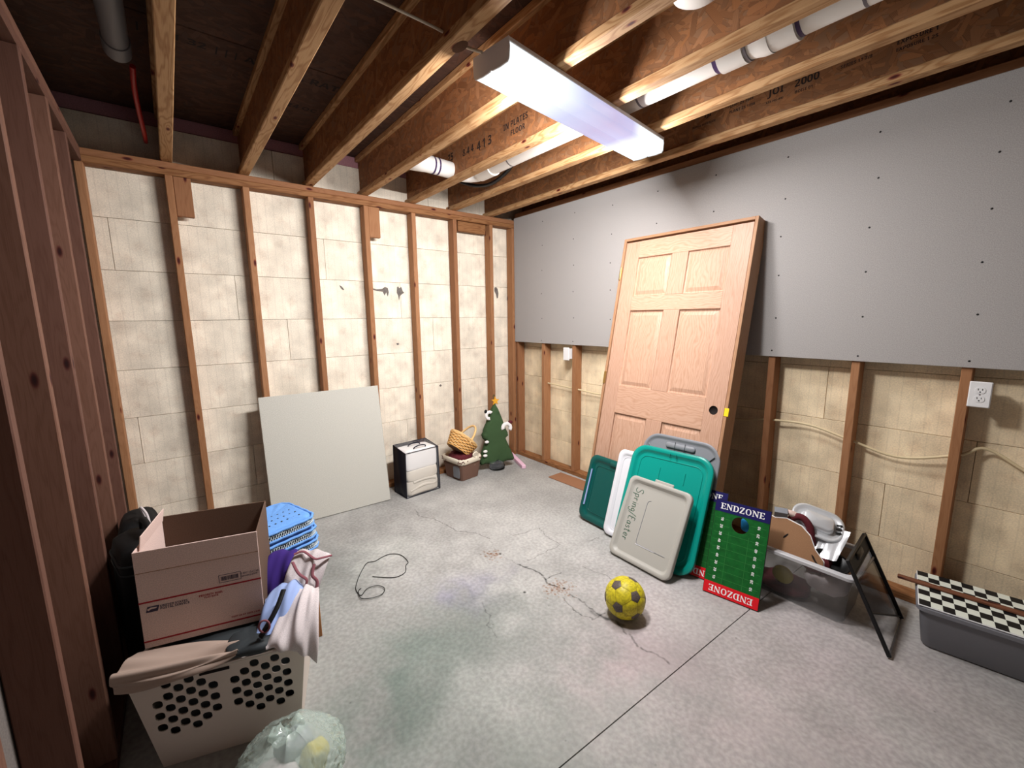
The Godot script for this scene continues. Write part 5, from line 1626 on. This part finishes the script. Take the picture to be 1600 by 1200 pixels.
# ------------------------------------------------------------------ laundry corner
func build_laundry() -> void:
	# basket frame: x along its front, z out of its front
	var ex := Vector3(0.394, 0, 0.135).normalized()
	var ez := Vector3(-ex.z, 0, ex.x)
	var B := Basis(ex, Vector3.UP, ez)
	var front := Vector3(-2.798, 0, 1.855)
	var t := thing("laundry_basket", "white plastic laundry basket with diamond shaped holes, carton on top", "basket", Transform3D(B, front))
	var H := 0.355
	var wb := 0.415
	var wt := 0.505
	var dp := 0.37
	var zt := 0.035
	# front panel from rhombic cells
	var e1 := Vector2(0.0310, 0.0235)
	var e2 := Vector2(0.0310, -0.0235)
	var outline := PackedVector2Array([Vector2(-wb / 2, 0.0), Vector2(wb / 2, 0.0), Vector2(wt / 2, H), Vector2(-wt / 2, H)])
	var map := func(p: Vector2, back: float) -> Vector3: return Vector3(p.x, p.y, zt * p.y / H - back)
	var st := begin()
	var th := 0.004
	for a in range(-14, 22):
		for b in range(-22, 14):
			var c := Vector2(0, 0.02) + e1 * a + e2 * b
			var cell := PackedVector2Array([c - e1 / 2 - e2 / 2, c + e1 / 2 - e2 / 2, c + e1 / 2 + e2 / 2, c - e1 / 2 + e2 / 2])
			var dl := Vector2((c.x + 0.105) / 0.096, (c.y - 0.228) / 0.122)
			var dr := Vector2((c.x - 0.115) / 0.096, (c.y - 0.228) / 0.122)
			var is_hole := absf(dl.x) + absf(dl.y) < 1.4 and absf(dl.x) < 0.97 and absf(dl.y) < 0.84 or absf(dr.x) + absf(dr.y) < 1.4 and absf(dr.x) < 0.97 and absf(dr.y) < 0.84
			if is_hole:
				var inner := []
				var outer := []
				for k in 4:
					var p := cell[k]
					var q := cell[(k + 1) % 4]
					for s in 4:
						outer.append(p.lerp(q, s / 4.0))
						var dir := (p.lerp(q, s / 4.0) - c).normalized()
						inner.append(c + dir / pow(pow(absf(dir.x) / 0.0138, 3.0) + pow(absf(dir.y) / 0.0150, 3.0), 1.0 / 3.0))
				st.set_smooth_group(-1)
				for i in 16:
					var j := (i + 1) % 16
					var cw: bool = (outer[j] - outer[i]).cross(inner[i] - outer[i]) > 0
					var f := [map.call(outer[i], 0), map.call(outer[j], 0), map.call(inner[j], 0), map.call(inner[i], 0)]
					var g := [map.call(outer[i], th), map.call(outer[j], th), map.call(inner[j], th), map.call(inner[i], th)]
					if not cw:
						f.reverse(); g.reverse()
					quad(st, f[0], f[1], f[2], f[3])
					quad(st, g[3], g[2], g[1], g[0])
					quad(st, map.call(inner[i], 0), map.call(inner[j], 0), map.call(inner[j], th), map.call(inner[i], th))
			else:
				for poly: PackedVector2Array in Geometry2D.intersect_polygons(cell, outline):
					var idx := Geometry2D.triangulate_polygon(poly)
					st.set_smooth_group(-1)
					for k in range(0, idx.size(), 3):
						var p := poly[idx[k]]; var q := poly[idx[k + 1]]; var r := poly[idx[k + 2]]
						if (q - p).cross(r - p) < 0:
							var s2 := q; q = r; r = s2
						tri(st, map.call(p, 0), map.call(q, 0), map.call(r, 0))
						tri(st, map.call(p, th), map.call(r, th), map.call(q, th))
	put("front_panel", done(st), M.basket_white, t)
	# the other three sides, floor
	st = begin()
	var lo := PackedVector3Array()
	var hi := PackedVector3Array()
	for p: Array in [[wb / 2, 0.0], [wb / 2 + 0.004, -0.03], [wb / 2, -dp + 0.05], [wb / 2 - 0.05, -dp], [-wb / 2 + 0.05, -dp], [-wb / 2, -dp + 0.05], [-wb / 2 - 0.004, -0.03], [-wb / 2, 0.0]]: lo.append(Vector3(p[0], 0, p[1]))
	for p: Array in [[wt / 2, zt], [wt / 2 + 0.004, zt - 0.03], [wt / 2, -dp + 0.02], [wt / 2 - 0.05, -dp - 0.03], [-wt / 2 + 0.05, -dp - 0.03], [-wt / 2, -dp + 0.02], [-wt / 2 - 0.004, zt - 0.03], [-wt / 2, zt]]: hi.append(Vector3(p[0], H, p[1]))
	loft(st, [lo, hi], [1], false)
	var fl := lo.duplicate()
	cap(st, fl, true)
	put("side_wall", done(st), M.basket_white, t)
	st = begin()
	var ring := []
	for p in hi: ring.append(p)
	tube(st, ring, 0.010, 10, true)
	put("rim", done(st), M.basket_white, t)
	st = begin()
	box(st, at(-0.02, 0.334, 0.0345), Vector3(0.085, 0.011, 0.003), 0.0015)
	put("grip_slot", done(st), M.hole_dark, t)

	# laundry fill in the basket
	var W := func(x: float, y: float, z: float) -> Vector3: return front + B * Vector3(x, y, z)
	var lf := put(numbered("folded_laundry"), null, M.grey_trim, self)
	st = begin()
	lump(st, Transform3D(B, W.call(0, 0.20, -0.17)), Vector3(0.205, 0.17, 0.165), 0.35, 0.01, 1.0, 40, 20, noise(101, 8.0, 3))
	lf.mesh = done(st)
	tag(lf, "dark grey laundry filling the white basket under the carton", "laundry", "", "thing")

	# satin sheet hanging over the front left of the rim
	var s1 := put(numbered("satin_cloth"), null, M.cream_satin, self)
	st = begin()
	var c := [
		W.call(-0.22, 0.375, -0.10), W.call(-0.12, 0.385, -0.08), W.call(-0.02, 0.385, -0.05), W.call(0.07, 0.385, -0.03),
		W.call(-0.27, 0.43, -0.01), W.call(-0.14, 0.405, 0.02), W.call(-0.04, 0.40, 0.04), W.call(0.06, 0.40, 0.03),
		W.call(-0.29, 0.42, 0.09), W.call(-0.15, 0.39, 0.10), W.call(-0.04, 0.395, 0.09), W.call(0.06, 0.40, 0.07),
		W.call(-0.275, 0.352, 0.045), W.call(-0.15, 0.348, 0.06), W.call(-0.03, 0.372, 0.06), W.call(0.05, 0.390, 0.055)]
	sheet(st, c, 0.003, 0.008, 2.6, 70, 60, true)
	s1.mesh = done(st)
	tag(s1, "cream satin cloth draped over the front rim of the laundry basket", "cloth", "", "thing")
	# white towel at the right front corner
	var s2 := put(numbered("white_towel"), null, M.white_cloth, self)
	st = begin()
	c = [
		W.call(0.18, 0.42, -0.14), W.call(0.22, 0.47, -0.13), W.call(0.26, 0.50, -0.10), W.call(0.29, 0.47, -0.10),
		W.call(0.15, 0.41, -0.03), W.call(0.20, 0.45, -0.03), W.call(0.26, 0.52, -0.02), W.call(0.295, 0.48, -0.01),
		W.call(0.13, 0.405, 0.06), W.call(0.20, 0.42, 0.09), W.call(0.27, 0.45, 0.08), W.call(0.30, 0.40, 0.05),
		W.call(0.14, 0.385, 0.055), W.call(0.20, 0.375, 0.075), W.call(0.25, 0.36, 0.07), W.call(0.285, 0.285, 0.055)]
	sheet(st, c, 0.005, 0.006, 2.6, 44, 36)
	s2.mesh = done(st)
	tag(s2, "white towel hanging over the basket's front corner beside the carton", "towel", "", "thing")
	# blue cloth, purple cloth, trimmed white cloth
	var s3 := put(numbered("blue_cloth"), null, M.blue_cloth, self)
	st = begin()
	c = [
		W.call(0.10, 0.43, -0.16), W.call(0.15, 0.47, -0.18), W.call(0.20, 0.50, -0.17), W.call(0.235, 0.46, -0.15),
		W.call(0.10, 0.44, -0.10), W.call(0.15, 0.51, -0.11), W.call(0.20, 0.55, -0.12), W.call(0.25, 0.46, -0.11),
		W.call(0.10, 0.43, -0.04), W.call(0.15, 0.47, -0.04), W.call(0.20, 0.49, -0.06), W.call(0.245, 0.43, -0.07),
		W.call(0.10, 0.395, 0.01), W.call(0.14, 0.40, 0.015), W.call(0.18, 0.405, 0.0), W.call(0.225, 0.40, -0.03)]
	sheet(st, c, 0.005, 0.005, 2.2, 36, 30)
	s3.mesh = done(st)
	tag(s3, "pale blue crumpled cloth between the carton and the white towel", "cloth", "", "thing")
	var s4 := put(numbered("purple_cloth"), null, M.purple, self)
	st = begin()
	c = [
		W.call(0.07, 0.50, -0.36), W.call(0.12, 0.52, -0.36), W.call(0.17, 0.53, -0.35), W.call(0.215, 0.50, -0.33),
		W.call(0.07, 0.52, -0.31), W.call(0.12, 0.54, -0.31), W.call(0.17, 0.56, -0.30), W.call(0.21, 0.50, -0.28),
		W.call(0.07, 0.47, -0.25), W.call(0.12, 0.48, -0.25), W.call(0.16, 0.49, -0.24), W.call(0.20, 0.46, -0.23),
		W.call(0.07, 0.38, -0.20), W.call(0.12, 0.39, -0.20), W.call(0.15, 0.40, -0.19), W.call(0.18, 0.40, -0.18)]
	sheet(st, c, 0.005, 0.004, 2.0, 36, 30)
	s4.mesh = done(st)
	tag(s4, "deep purple cloth below the blue crocheted blanket", "cloth", "", "thing")
	var s5 := thing("trimmed_white_cloth", "white cloth with mauve trimmed ruffled edge beside the purple cloth", "cloth")
	st = begin()
	c = [
		W.call(0.185, 0.51, -0.27), W.call(0.215, 0.58, -0.26), W.call(0.27, 0.55, -0.25), W.call(0.335, 0.525, -0.24),
		W.call(0.17, 0.50, -0.23), W.call(0.215, 0.58, -0.22), W.call(0.27, 0.50, -0.21), W.call(0.33, 0.53, -0.20),
		W.call(0.155, 0.46, -0.18), W.call(0.20, 0.49, -0.17), W.call(0.25, 0.46, -0.16), W.call(0.285, 0.44, -0.15),
		W.call(0.14, 0.41, -0.14), W.call(0.19, 0.43, -0.13), W.call(0.23, 0.42, -0.12), W.call(0.265, 0.36, -0.11)]
	sheet(st, c, 0.004, 0.006, 2.3, 44, 30)
	put("fabric", done(st), M.white_cloth, s5)
	for e: Array in [[[0.20, 0.545, -0.19], [0.215, 0.522, -0.165], [0.228, 0.505, -0.155], [0.25, 0.485, -0.145], [0.24, 0.455, -0.135], [0.228, 0.42, -0.12]], [[0.20, 0.552, -0.235], [0.235, 0.557, -0.235], [0.275, 0.535, -0.205], [0.30, 0.535, -0.20], [0.338, 0.53, -0.215]], [[0.275, 0.52, -0.19], [0.268, 0.49, -0.165], [0.285, 0.465, -0.15], [0.272, 0.42, -0.125]]]:
		st = begin()
		var pts := []
		for q: Array in e: pts.append(W.call(q[0], q[1], q[2]))
		tube(st, smooth_path(pts, 5), 0.006, 8, false, 0.5)
		put("trim", done(st), M.mauve, s5)
	# dark strap with buckle ring
	var sg := thing("black_strap", "black strap with a white loop lying on the blue cloth", "strap")
	st = begin()
	tube(st, smooth_path([W.call(0.12, 0.415, 0.03), W.call(0.145, 0.45, 0.02), W.call(0.17, 0.485, -0.01), W.call(0.185, 0.515, -0.06)], 6), 0.010, 8, false, 0.6)
	put("band", done(st), M.black_soft, sg)
	st = begin()
	var pts := []
	for i in 20: pts.append(W.call(0.135 + 0.016 * cos(TAU * i / 20), 0.452 + 0.022 * sin(TAU * i / 20), 0.032))
	tube(st, pts, 0.0035, 6, true)
	put("ring", done(st), M.mauve, sg)
	var tr := put(numbered("clear_packet"), null, M.grey_trim, self)
	st = begin()
	lump(st, Transform3D(B, W.call(0.09, 0.385, -0.005)), Vector3(0.075, 0.018, 0.06), 0.6, 0.006, 1.0, 24, 12, noise(115, 14.0, 2))
	tr.mesh = done(st)
	tag(tr, "dark grey packet squeezed beneath the front corner of the carton", "packet", "", "thing")

	# the carton
	var cx := Vector3(0.336, -0.004, 0.086).normalized()
	var cz := Vector3(-0.086, 0, 0.336).normalized()
	var cy := cz.cross(cx).normalized()
	var C := Basis(cx, cy, cx.cross(cy)).orthonormalized()
	var k := thing("shipping_carton", "open pinkish cardboard shipping carton with red stripes on the laundry basket", "box", Transform3D(C, Vector3(-2.832, 0.388, 1.745)))
	var w := 0.350
	var h := 0.345
	var d := 0.285
	var wall := 0.004
	bar("front_wall", Vector3(w, h, wall), Vector3(0, h / 2, -wall / 2), M.carton_pink, k, 0, 0.001)
	bar("back_wall", Vector3(w, h, wall), Vector3(0, h / 2, -d + wall / 2), M.carton_in, k, 0, 0.001)
	for s: int in [-1, 1]: bar("side_wall", Vector3(wall, h, d - 2 * wall), Vector3(s * (w / 2 - wall / 2), h / 2, -d / 2), M.carton_pink if s < 0 else M.carton_in, k, 0, 0.001)
	bar("bottom", Vector3(w - 2 * wall, wall, d - 2 * wall), Vector3(0, wall / 2, -d / 2), M.carton_in, k, 0, 0.001)
	bar("crease", Vector3(w - 0.004, 0.002, 0.001), Vector3(0, h - 0.075, 0.0002), M.cardboard, k, 0, 0.0)
	st = begin()
	box(st, rot(Vector3(-w / 2 + 0.012, h + 0.012, -d / 2 - 0.01), Vector3(0, 0, -8)), Vector3(0.003, 0.05, d - 0.05), 0.001)
	put("side_flap", done(st), M.carton_pink, k)
	for y: float in [0.165, 0.024]: bar("red_stripe", Vector3(w, 0.0055, 0.0008), Vector3(0, y, 0.0003), M.carton_red, k, 0, 0.0)
	for s: float in [0.165, 0.024]: bar("red_stripe", Vector3(0.0008, 0.0055, d), Vector3(-w / 2 - 0.0003, s, -d / 2), M.carton_red, k, 0, 0.0)
	# printed barcode panel
	st = begin()
	for q: Array in [[0.082, 0.207, 0.066, 0.0014], [0.082, 0.179, 0.066, 0.0014], [0.0495, 0.193, 0.0014, 0.028], [0.1145, 0.193, 0.0014, 0.028]]: box(st, at(q[0], q[1], 0.0003), Vector3(q[2], q[3], 0.0007), 0.0)
	var rb := RandomNumberGenerator.new()
	rb.seed = 8
	var bx := 0.056
	while bx < 0.108:
		var bw := rb.randf_range(0.0006, 0.0019)
		box(st, at(bx, 0.193, 0.0003), Vector3(bw, 0.015, 0.0007), 0.0)
		bx += bw + rb.randf_range(0.0006, 0.0015)
	put("barcode", done(st), M.carton_blue, k)
	writing("print", "O-BX7 12x12x8", 0.006, M.carton_blue, k, at(0.141, 0.198, 0.0005), "Droid Sans", 400, 0.0004)
	writing("print", "January 2019", 0.006, M.carton_blue, k, at(0.141, 0.188, 0.0005), "Droid Sans", 400, 0.0004)
	st = begin()
	prism(st, PackedVector2Array([Vector2(-0.160, 0.128), Vector2(-0.154, 0.148), Vector2(-0.122, 0.148), Vector2(-0.128, 0.128)]), 0.0008, at(0, 0, 0.0003))
	var eagle := put("postal_emblem", done(st), M.carton_blue, k)
	st = begin()
	prism(st, PackedVector2Array([Vector2(-0.156, 0.139), Vector2(-0.145, 0.1445), Vector2(-0.128, 0.143), Vector2(-0.131, 0.139), Vector2(-0.146, 0.138), Vector2(-0.152, 0.1335)]), 0.0006, at(0, 0, 0.0008))
	put("swoosh", done(st), M.carton_pink, eagle)
	writing("print", "UNITED STATES", 0.0075, M.carton_blue, k, at(-0.083, 0.1425, 0.0005), "Droid Sans", 700, 0.0004)
	writing("print", "POSTAL SERVICE", 0.0075, M.carton_blue, k, at(-0.081, 0.1335, 0.0005), "Droid Sans", 700, 0.0004)
	writing("print", "PRIORITY MAIL", 0.007, M.carton_red, k, at(0.022, 0.146, 0.0005), "Droid Sans", 700, 0.0004)
	writing("print", "FLAT RATE", 0.006, M.carton_red, k, at(0.022, 0.137, 0.0005), "Droid Sans", 700, 0.0004)
	writing("print", "VISIT US AT USPS.COM", 0.006, M.carton_red, k, at(0.118, 0.040, 0.0005), "Droid Sans", 700, 0.0004)

	# crocheted blanket, folded, on a dark crate behind the basket
	var cr := thing("dark_crate", "dark wooden crate with pale edge beneath the blue blanket", "crate", Transform3D(Basis(Vector3.UP, deg_to_rad(-12)), Vector3(-2.60, 0, 1.27)))
	st = begin()
	for s: int in [-1, 1]:
		box(st, at(s * 0.215, 0.175, 0), Vector3(0.016, 0.35, 0.36), 0.002)
		box(st, at(0, 0.175, s * 0.172), Vector3(0.414, 0.35, 0.016), 0.002)
	box(st, at(0, 0.012, 0), Vector3(0.41, 0.016, 0.33), 0.001)
	put("crate_body", done(st), M.dark_wood, cr)
	bar("pale_edge", Vector3(0.018, 0.012, 0.365), Vector3(0.216, 0.356, 0), M.pale_wood, cr, 1, 0.002)
	bar("pale_edge", Vector3(0.45, 0.012, 0.018), Vector3(0, 0.356, 0.173), M.pale_wood, cr, 2, 0.002)
	bar("pale_edge", Vector3(0.018, 0.35, 0.018), Vector3(0.22, 0.175, 0.176), M.pale_wood, cr, 3, 0.002)
	bar("inner_tray", Vector3(0.414, 0.01, 0.328), Vector3(0, 0.345, 0), M.black_soft, cr, 0, 0.001)
	var bl := thing("crochet_blanket", "light blue crocheted blanket folded in layers behind the carton", "blanket", Transform3D(Basis(Vector3.UP, deg_to_rad(18)), Vector3(-2.545, 0.365, 1.255)))
	for f: Array in [[0.031, 0.305, 0.295, 0.0], [0.089, 0.297, 0.288, 1.0], [0.148, 0.285, 0.280, 2.0]]:
		st = begin()
		var lps := []
		for q in 13:
			var ang := -PI / 2 + PI * q / 12.0
			var inset := 0.05 * (1.0 - pow(maxf(cos(ang), 0.0), 0.55))
			var base := rrh(f[1] - inset, f[2] - inset, 0.055, f[0] + 0.031 * sin(ang), 0, 0, 12)
			var lp := PackedVector3Array()
			for e in base.size():
				var b := base[e]
				var sc := 1.0 + 0.014 * sin(e * 1.3 + f[3] * 2.0) * cos(ang)
				lp.append(Vector3(b.x * sc, b.y + 0.0025 * sin(e * 0.9 + f[3]), b.z * sc))
			lps.append(lp)
		loft(st, lps, range(12).map(func(_i): return 1))
		cap(st, lps[12], false, 1)
		cap(st, lps[0], true, 1)
		var fold := put("fold", done(st), M.blue_yarn, bl)
		# openwork band round the fold's edge: dark gaps behind a pale net, blue cords above and below
		st = begin()
		loft(st, [rrh(f[1] + 0.006, f[2] + 0.006, 0.056, f[0] - 0.014, 0, 0, 12), rrh(f[1] + 0.006, f[2] + 0.006, 0.056, f[0] + 0.014, 0, 0, 12)], [1])
		put("openwork_gap", done(st), M.grey_trim, fold)
		var path := rrh(f[1] + 0.012, f[2] + 0.012, 0.057, 0.0, 0, 0, 12)
		var even := []
		for e in path.size():
			var a := path[e]
			var b := path[(e + 1) % path.size()]
			var parts: int = maxi(1, int(round(a.distance_to(b) / 0.0115)))
			for q in parts: even.append(a.lerp(b, float(q) / parts))
		for row in 2:
			var zig := []
			for e in even.size(): zig.append(even[e] + Vector3.UP * (f[0] + 0.0135 * (1 if (e + row) % 2 == 0 else -1)))
			st = begin()
			tube(st, zig, 0.0030, 6, true)
			put("openwork_net", done(st), M.pale_yarn, fold)
		for s: int in [-1, 1]:
			st = begin()
			var cord := []
			for e in even.size(): cord.append(even[e] * Vector3(1, 0, 1) * (1.0 + 0.012 * sin(e * 1.1)) + Vector3.UP * (f[0] + s * 0.0185))
			tube(st, cord, 0.0065, 8, true)
			put("edge_cord", done(st), M.blue_yarn, fold)
	for i in 7:
		for j in 3:
			st = begin()
			lump(st, at(-0.075 + 0.028 * i + 0.006 * (j % 2), 0.1785, 0.085 - 0.045 * j), Vector3(0.0045, 0.0025, 0.0045), 1.0, 0, 1, 8, 6)
			put("eyelet", done(st), M.grey_trim, bl)

	# black case by the left studs
	var su := thing("black_suitcase", "tall black fabric suitcase standing between carton and studs", "suitcase", Transform3D(Basis(Vector3.UP, deg_to_rad(12)), Vector3(-2.985, 0, 1.265)))
	st = begin()
	var sh := []
	for q: Array in [[0.19, 0.20, 0.025, 0.03], [0.21, 0.25, 0.05, 0.05], [0.215, 0.26, 0.30, 0.05], [0.21, 0.255, 0.56, 0.05], [0.19, 0.235, 0.605, 0.045], [0.14, 0.19, 0.622, 0.04]]: sh.append(rrh(q[0], q[1], q[3], q[2], 0, 0, 6))
	loft(st, sh, [1, 1, 1, 1, 1])
	cap(st, sh[5], false, 1)
	cap(st, sh[0], true)
	put("case_body", done(st), M.black_soft, su)
	st = begin()
	tube(st, smooth_path([Vector3(0, 0.615, -0.07), Vector3(0, 0.66, -0.06), Vector3(0, 0.672, 0), Vector3(0, 0.66, 0.06), Vector3(0, 0.615, 0.07)], 5), 0.012, 10)
	put("handle", done(st), M.black_soft, su)
	st = begin()
	tube(st, Array(rrh(0.212, 0.257, 0.05, 0.555)), 0.005, 6, true)
	tube(st, Array(rrh(0.214, 0.259, 0.05, 0.52)), 0.003, 6, true)
	put("zip_trim", done(st), M.grey_trim, su)
	st = begin()
	for x: float in [-0.07, 0.07]:
		for z: float in [-0.08, 0.08]: lathe(st, rot(Vector3(x - 0.012, 0.025, z), Vector3(0, 0, -90)), [Vector2(0, 0), Vector2(0.022, 0.0), Vector2(0.024, 0.012), Vector2(0.022, 0.024), Vector2(0, 0.024)], 14)
	put("wheel", done(st), M.black_plastic, su)
	var sb := thing("dark_shoulder_bag", "dark bag with a pale cord loop against the studs behind the suitcase", "bag", at(-3.03, 0, 0.95))
	st = begin()
	lump(st, at(0, 0.30, 0), Vector3(0.075, 0.298, 0.16), 0.5, 0.008, 1.0, 32, 18, noise(131, 6.0, 2))
	put("bag_body", done(st), M.black_soft, sb)
	st = begin()
	tube(st, smooth_path([Vector3(0.03, 0.52, 0.12), Vector3(0.045, 0.57, 0.14), Vector3(0.04, 0.63, 0.12), Vector3(0.02, 0.655, 0.08), Vector3(0.03, 0.59, 0.05)], 6), 0.005, 8)
	put("cord_loop", done(st), M.white_cloth, sb)

	# knotted plastic bag at the bottom of the frame
	var pb := thing("plastic_bag", "knotted translucent plastic bag of odds and ends before the laundry basket", "bag", at(-2.672, 0, 2.150))
	var ns := noise(141, 9.0, 3)
	st = begin()
	var loops := []
	for j in 46:
		var f := j / 45.0
		var prof := 0.172 * pow(sin(PI * clampf(f * 0.93 + 0.035, 0, 1)), 0.55) * (1.0 - 0.35 * f)
		var lp := PackedVector3Array()
		for i in 112:
			var a := -TAU * i / 112
			var p := Vector3(prof * cos(a), 0.004 + 0.235 * f, prof * sin(a))
			var fold := 1.0 - absf(ns.get_noise_3d(p.x * 7.0, p.y * 4.0, p.z * 7.0)) * 2.2
			p += Vector3(cos(a), 0.15, sin(a)) * 0.020 * fold * sin(PI * minf(f + 0.12, 1.0))
			p += Vector3(cos(a), 0.0, sin(a)) * 0.0035 * (0.5 - absf(ns.get_noise_3d(p.x * 20.0 + 5.0, p.y * 12.0, p.z * 20.0)) * 2.4) * sin(PI * f)
			p.x += 0.006 * sin(a * 7.0 + f * 6.0) * f
			p.z += 0.006 * cos(a * 6.0 - f * 5.0) * f
			lp.append(p)
		loops.append(lp)
	loft(st, loops, range(60).map(func(_i): return 1))
	put("film", done(st), M.bag_film, pb)
	st = begin()
	for s: int in [-1, 1]:
		lump(st, Transform3D(Basis.from_euler(Vector3(0.3, 0.6 * s, 0.7 * s)), Vector3(0.022 * s, 0.228, 0.0)), Vector3(0.026, 0.012, 0.022), 0.8, 0.010, 1.0, 20, 10, noise(143, 30.0, 2))
	put("tied_ear", done(st), M.bag_film, pb)
	for q: Array in [["yellow_packet", Vector3(0.05, 0.10, 0.04), Vector3(0.035, 0.075, 0.03), M.olive, "olive yellow packet inside the knotted plastic bag"], ["white_bundle", Vector3(-0.055, 0.085, 0.03), Vector3(0.06, 0.07, 0.06), M.white_cloth, "white bundle inside the knotted plastic bag"], ["teal_wrapper", Vector3(0.015, 0.155, -0.02), Vector3(0.05, 0.03, 0.04), M.grey_lid, "grey wrapper near the top inside the knotted plastic bag"]]:
		st = begin()
		lump(st, Transform3D(Basis.from_euler(Vector3(0.2, 0.3, -0.25)), pb.position + q[1]), q[2], 0.55, 0.006, 1.0, 24, 14, noise(145, 14.0, 2))
		var o := put(numbered(q[0]), done(st), q[3], self)
		tag(o, q[4], "packet", "", "thing")

# ------------------------------------------------------------------
const LAMP := 6.2
const LENS := 1.15
const LAMP_COLOR := Color(1.0, 0.99, 0.99)

func _ready() -> void:
	rng.seed = 11
	# camera
	var cam := Camera3D.new()
	cam.name = "camera"
	cam.keep_aspect = Camera3D.KEEP_HEIGHT
	cam.fov = 84.336
	cam.near = 0.03
	cam.transform = Transform3D(Basis(Vector3.UP, -0.6736) * Basis(Vector3.RIGHT, -0.1551) * Basis(Vector3.BACK, -0.0115), Vector3(-2.8241, 1.4733, 3.4662))
	add_child(cam)
	cam.current = true
	# environment: a closed room, so the sky only shows what it is
	var we := WorldEnvironment.new()
	we.name = "environment"
	var env := Environment.new()
	env.background_mode = Environment.BG_COLOR
	env.background_color = Color(0.02, 0.02, 0.022)
	env.tonemap_mode = Environment.TONE_MAPPER_LINEAR
	env.tonemap_exposure = 1.0
	env.sdfgi_enabled = true
	env.ssao_enabled = true
	env.ssil_enabled = true
	we.environment = env
	add_child(we)
	materials()
	build_light()
	build_floor()
	build_back_wall()
	build_right_wall()
	build_left_wall()
	build_rear_wall()
	build_ceiling()
	build_pipes()
	build_outlets()
	build_door()
	build_board()
	build_lids()
	build_endzones()
	build_bin()
	build_tote()
	build_bedding_bag()
	build_baskets()
	build_tree()
	build_laundry()
	build_ball()
	build_small_floor_things()
	build_cables()
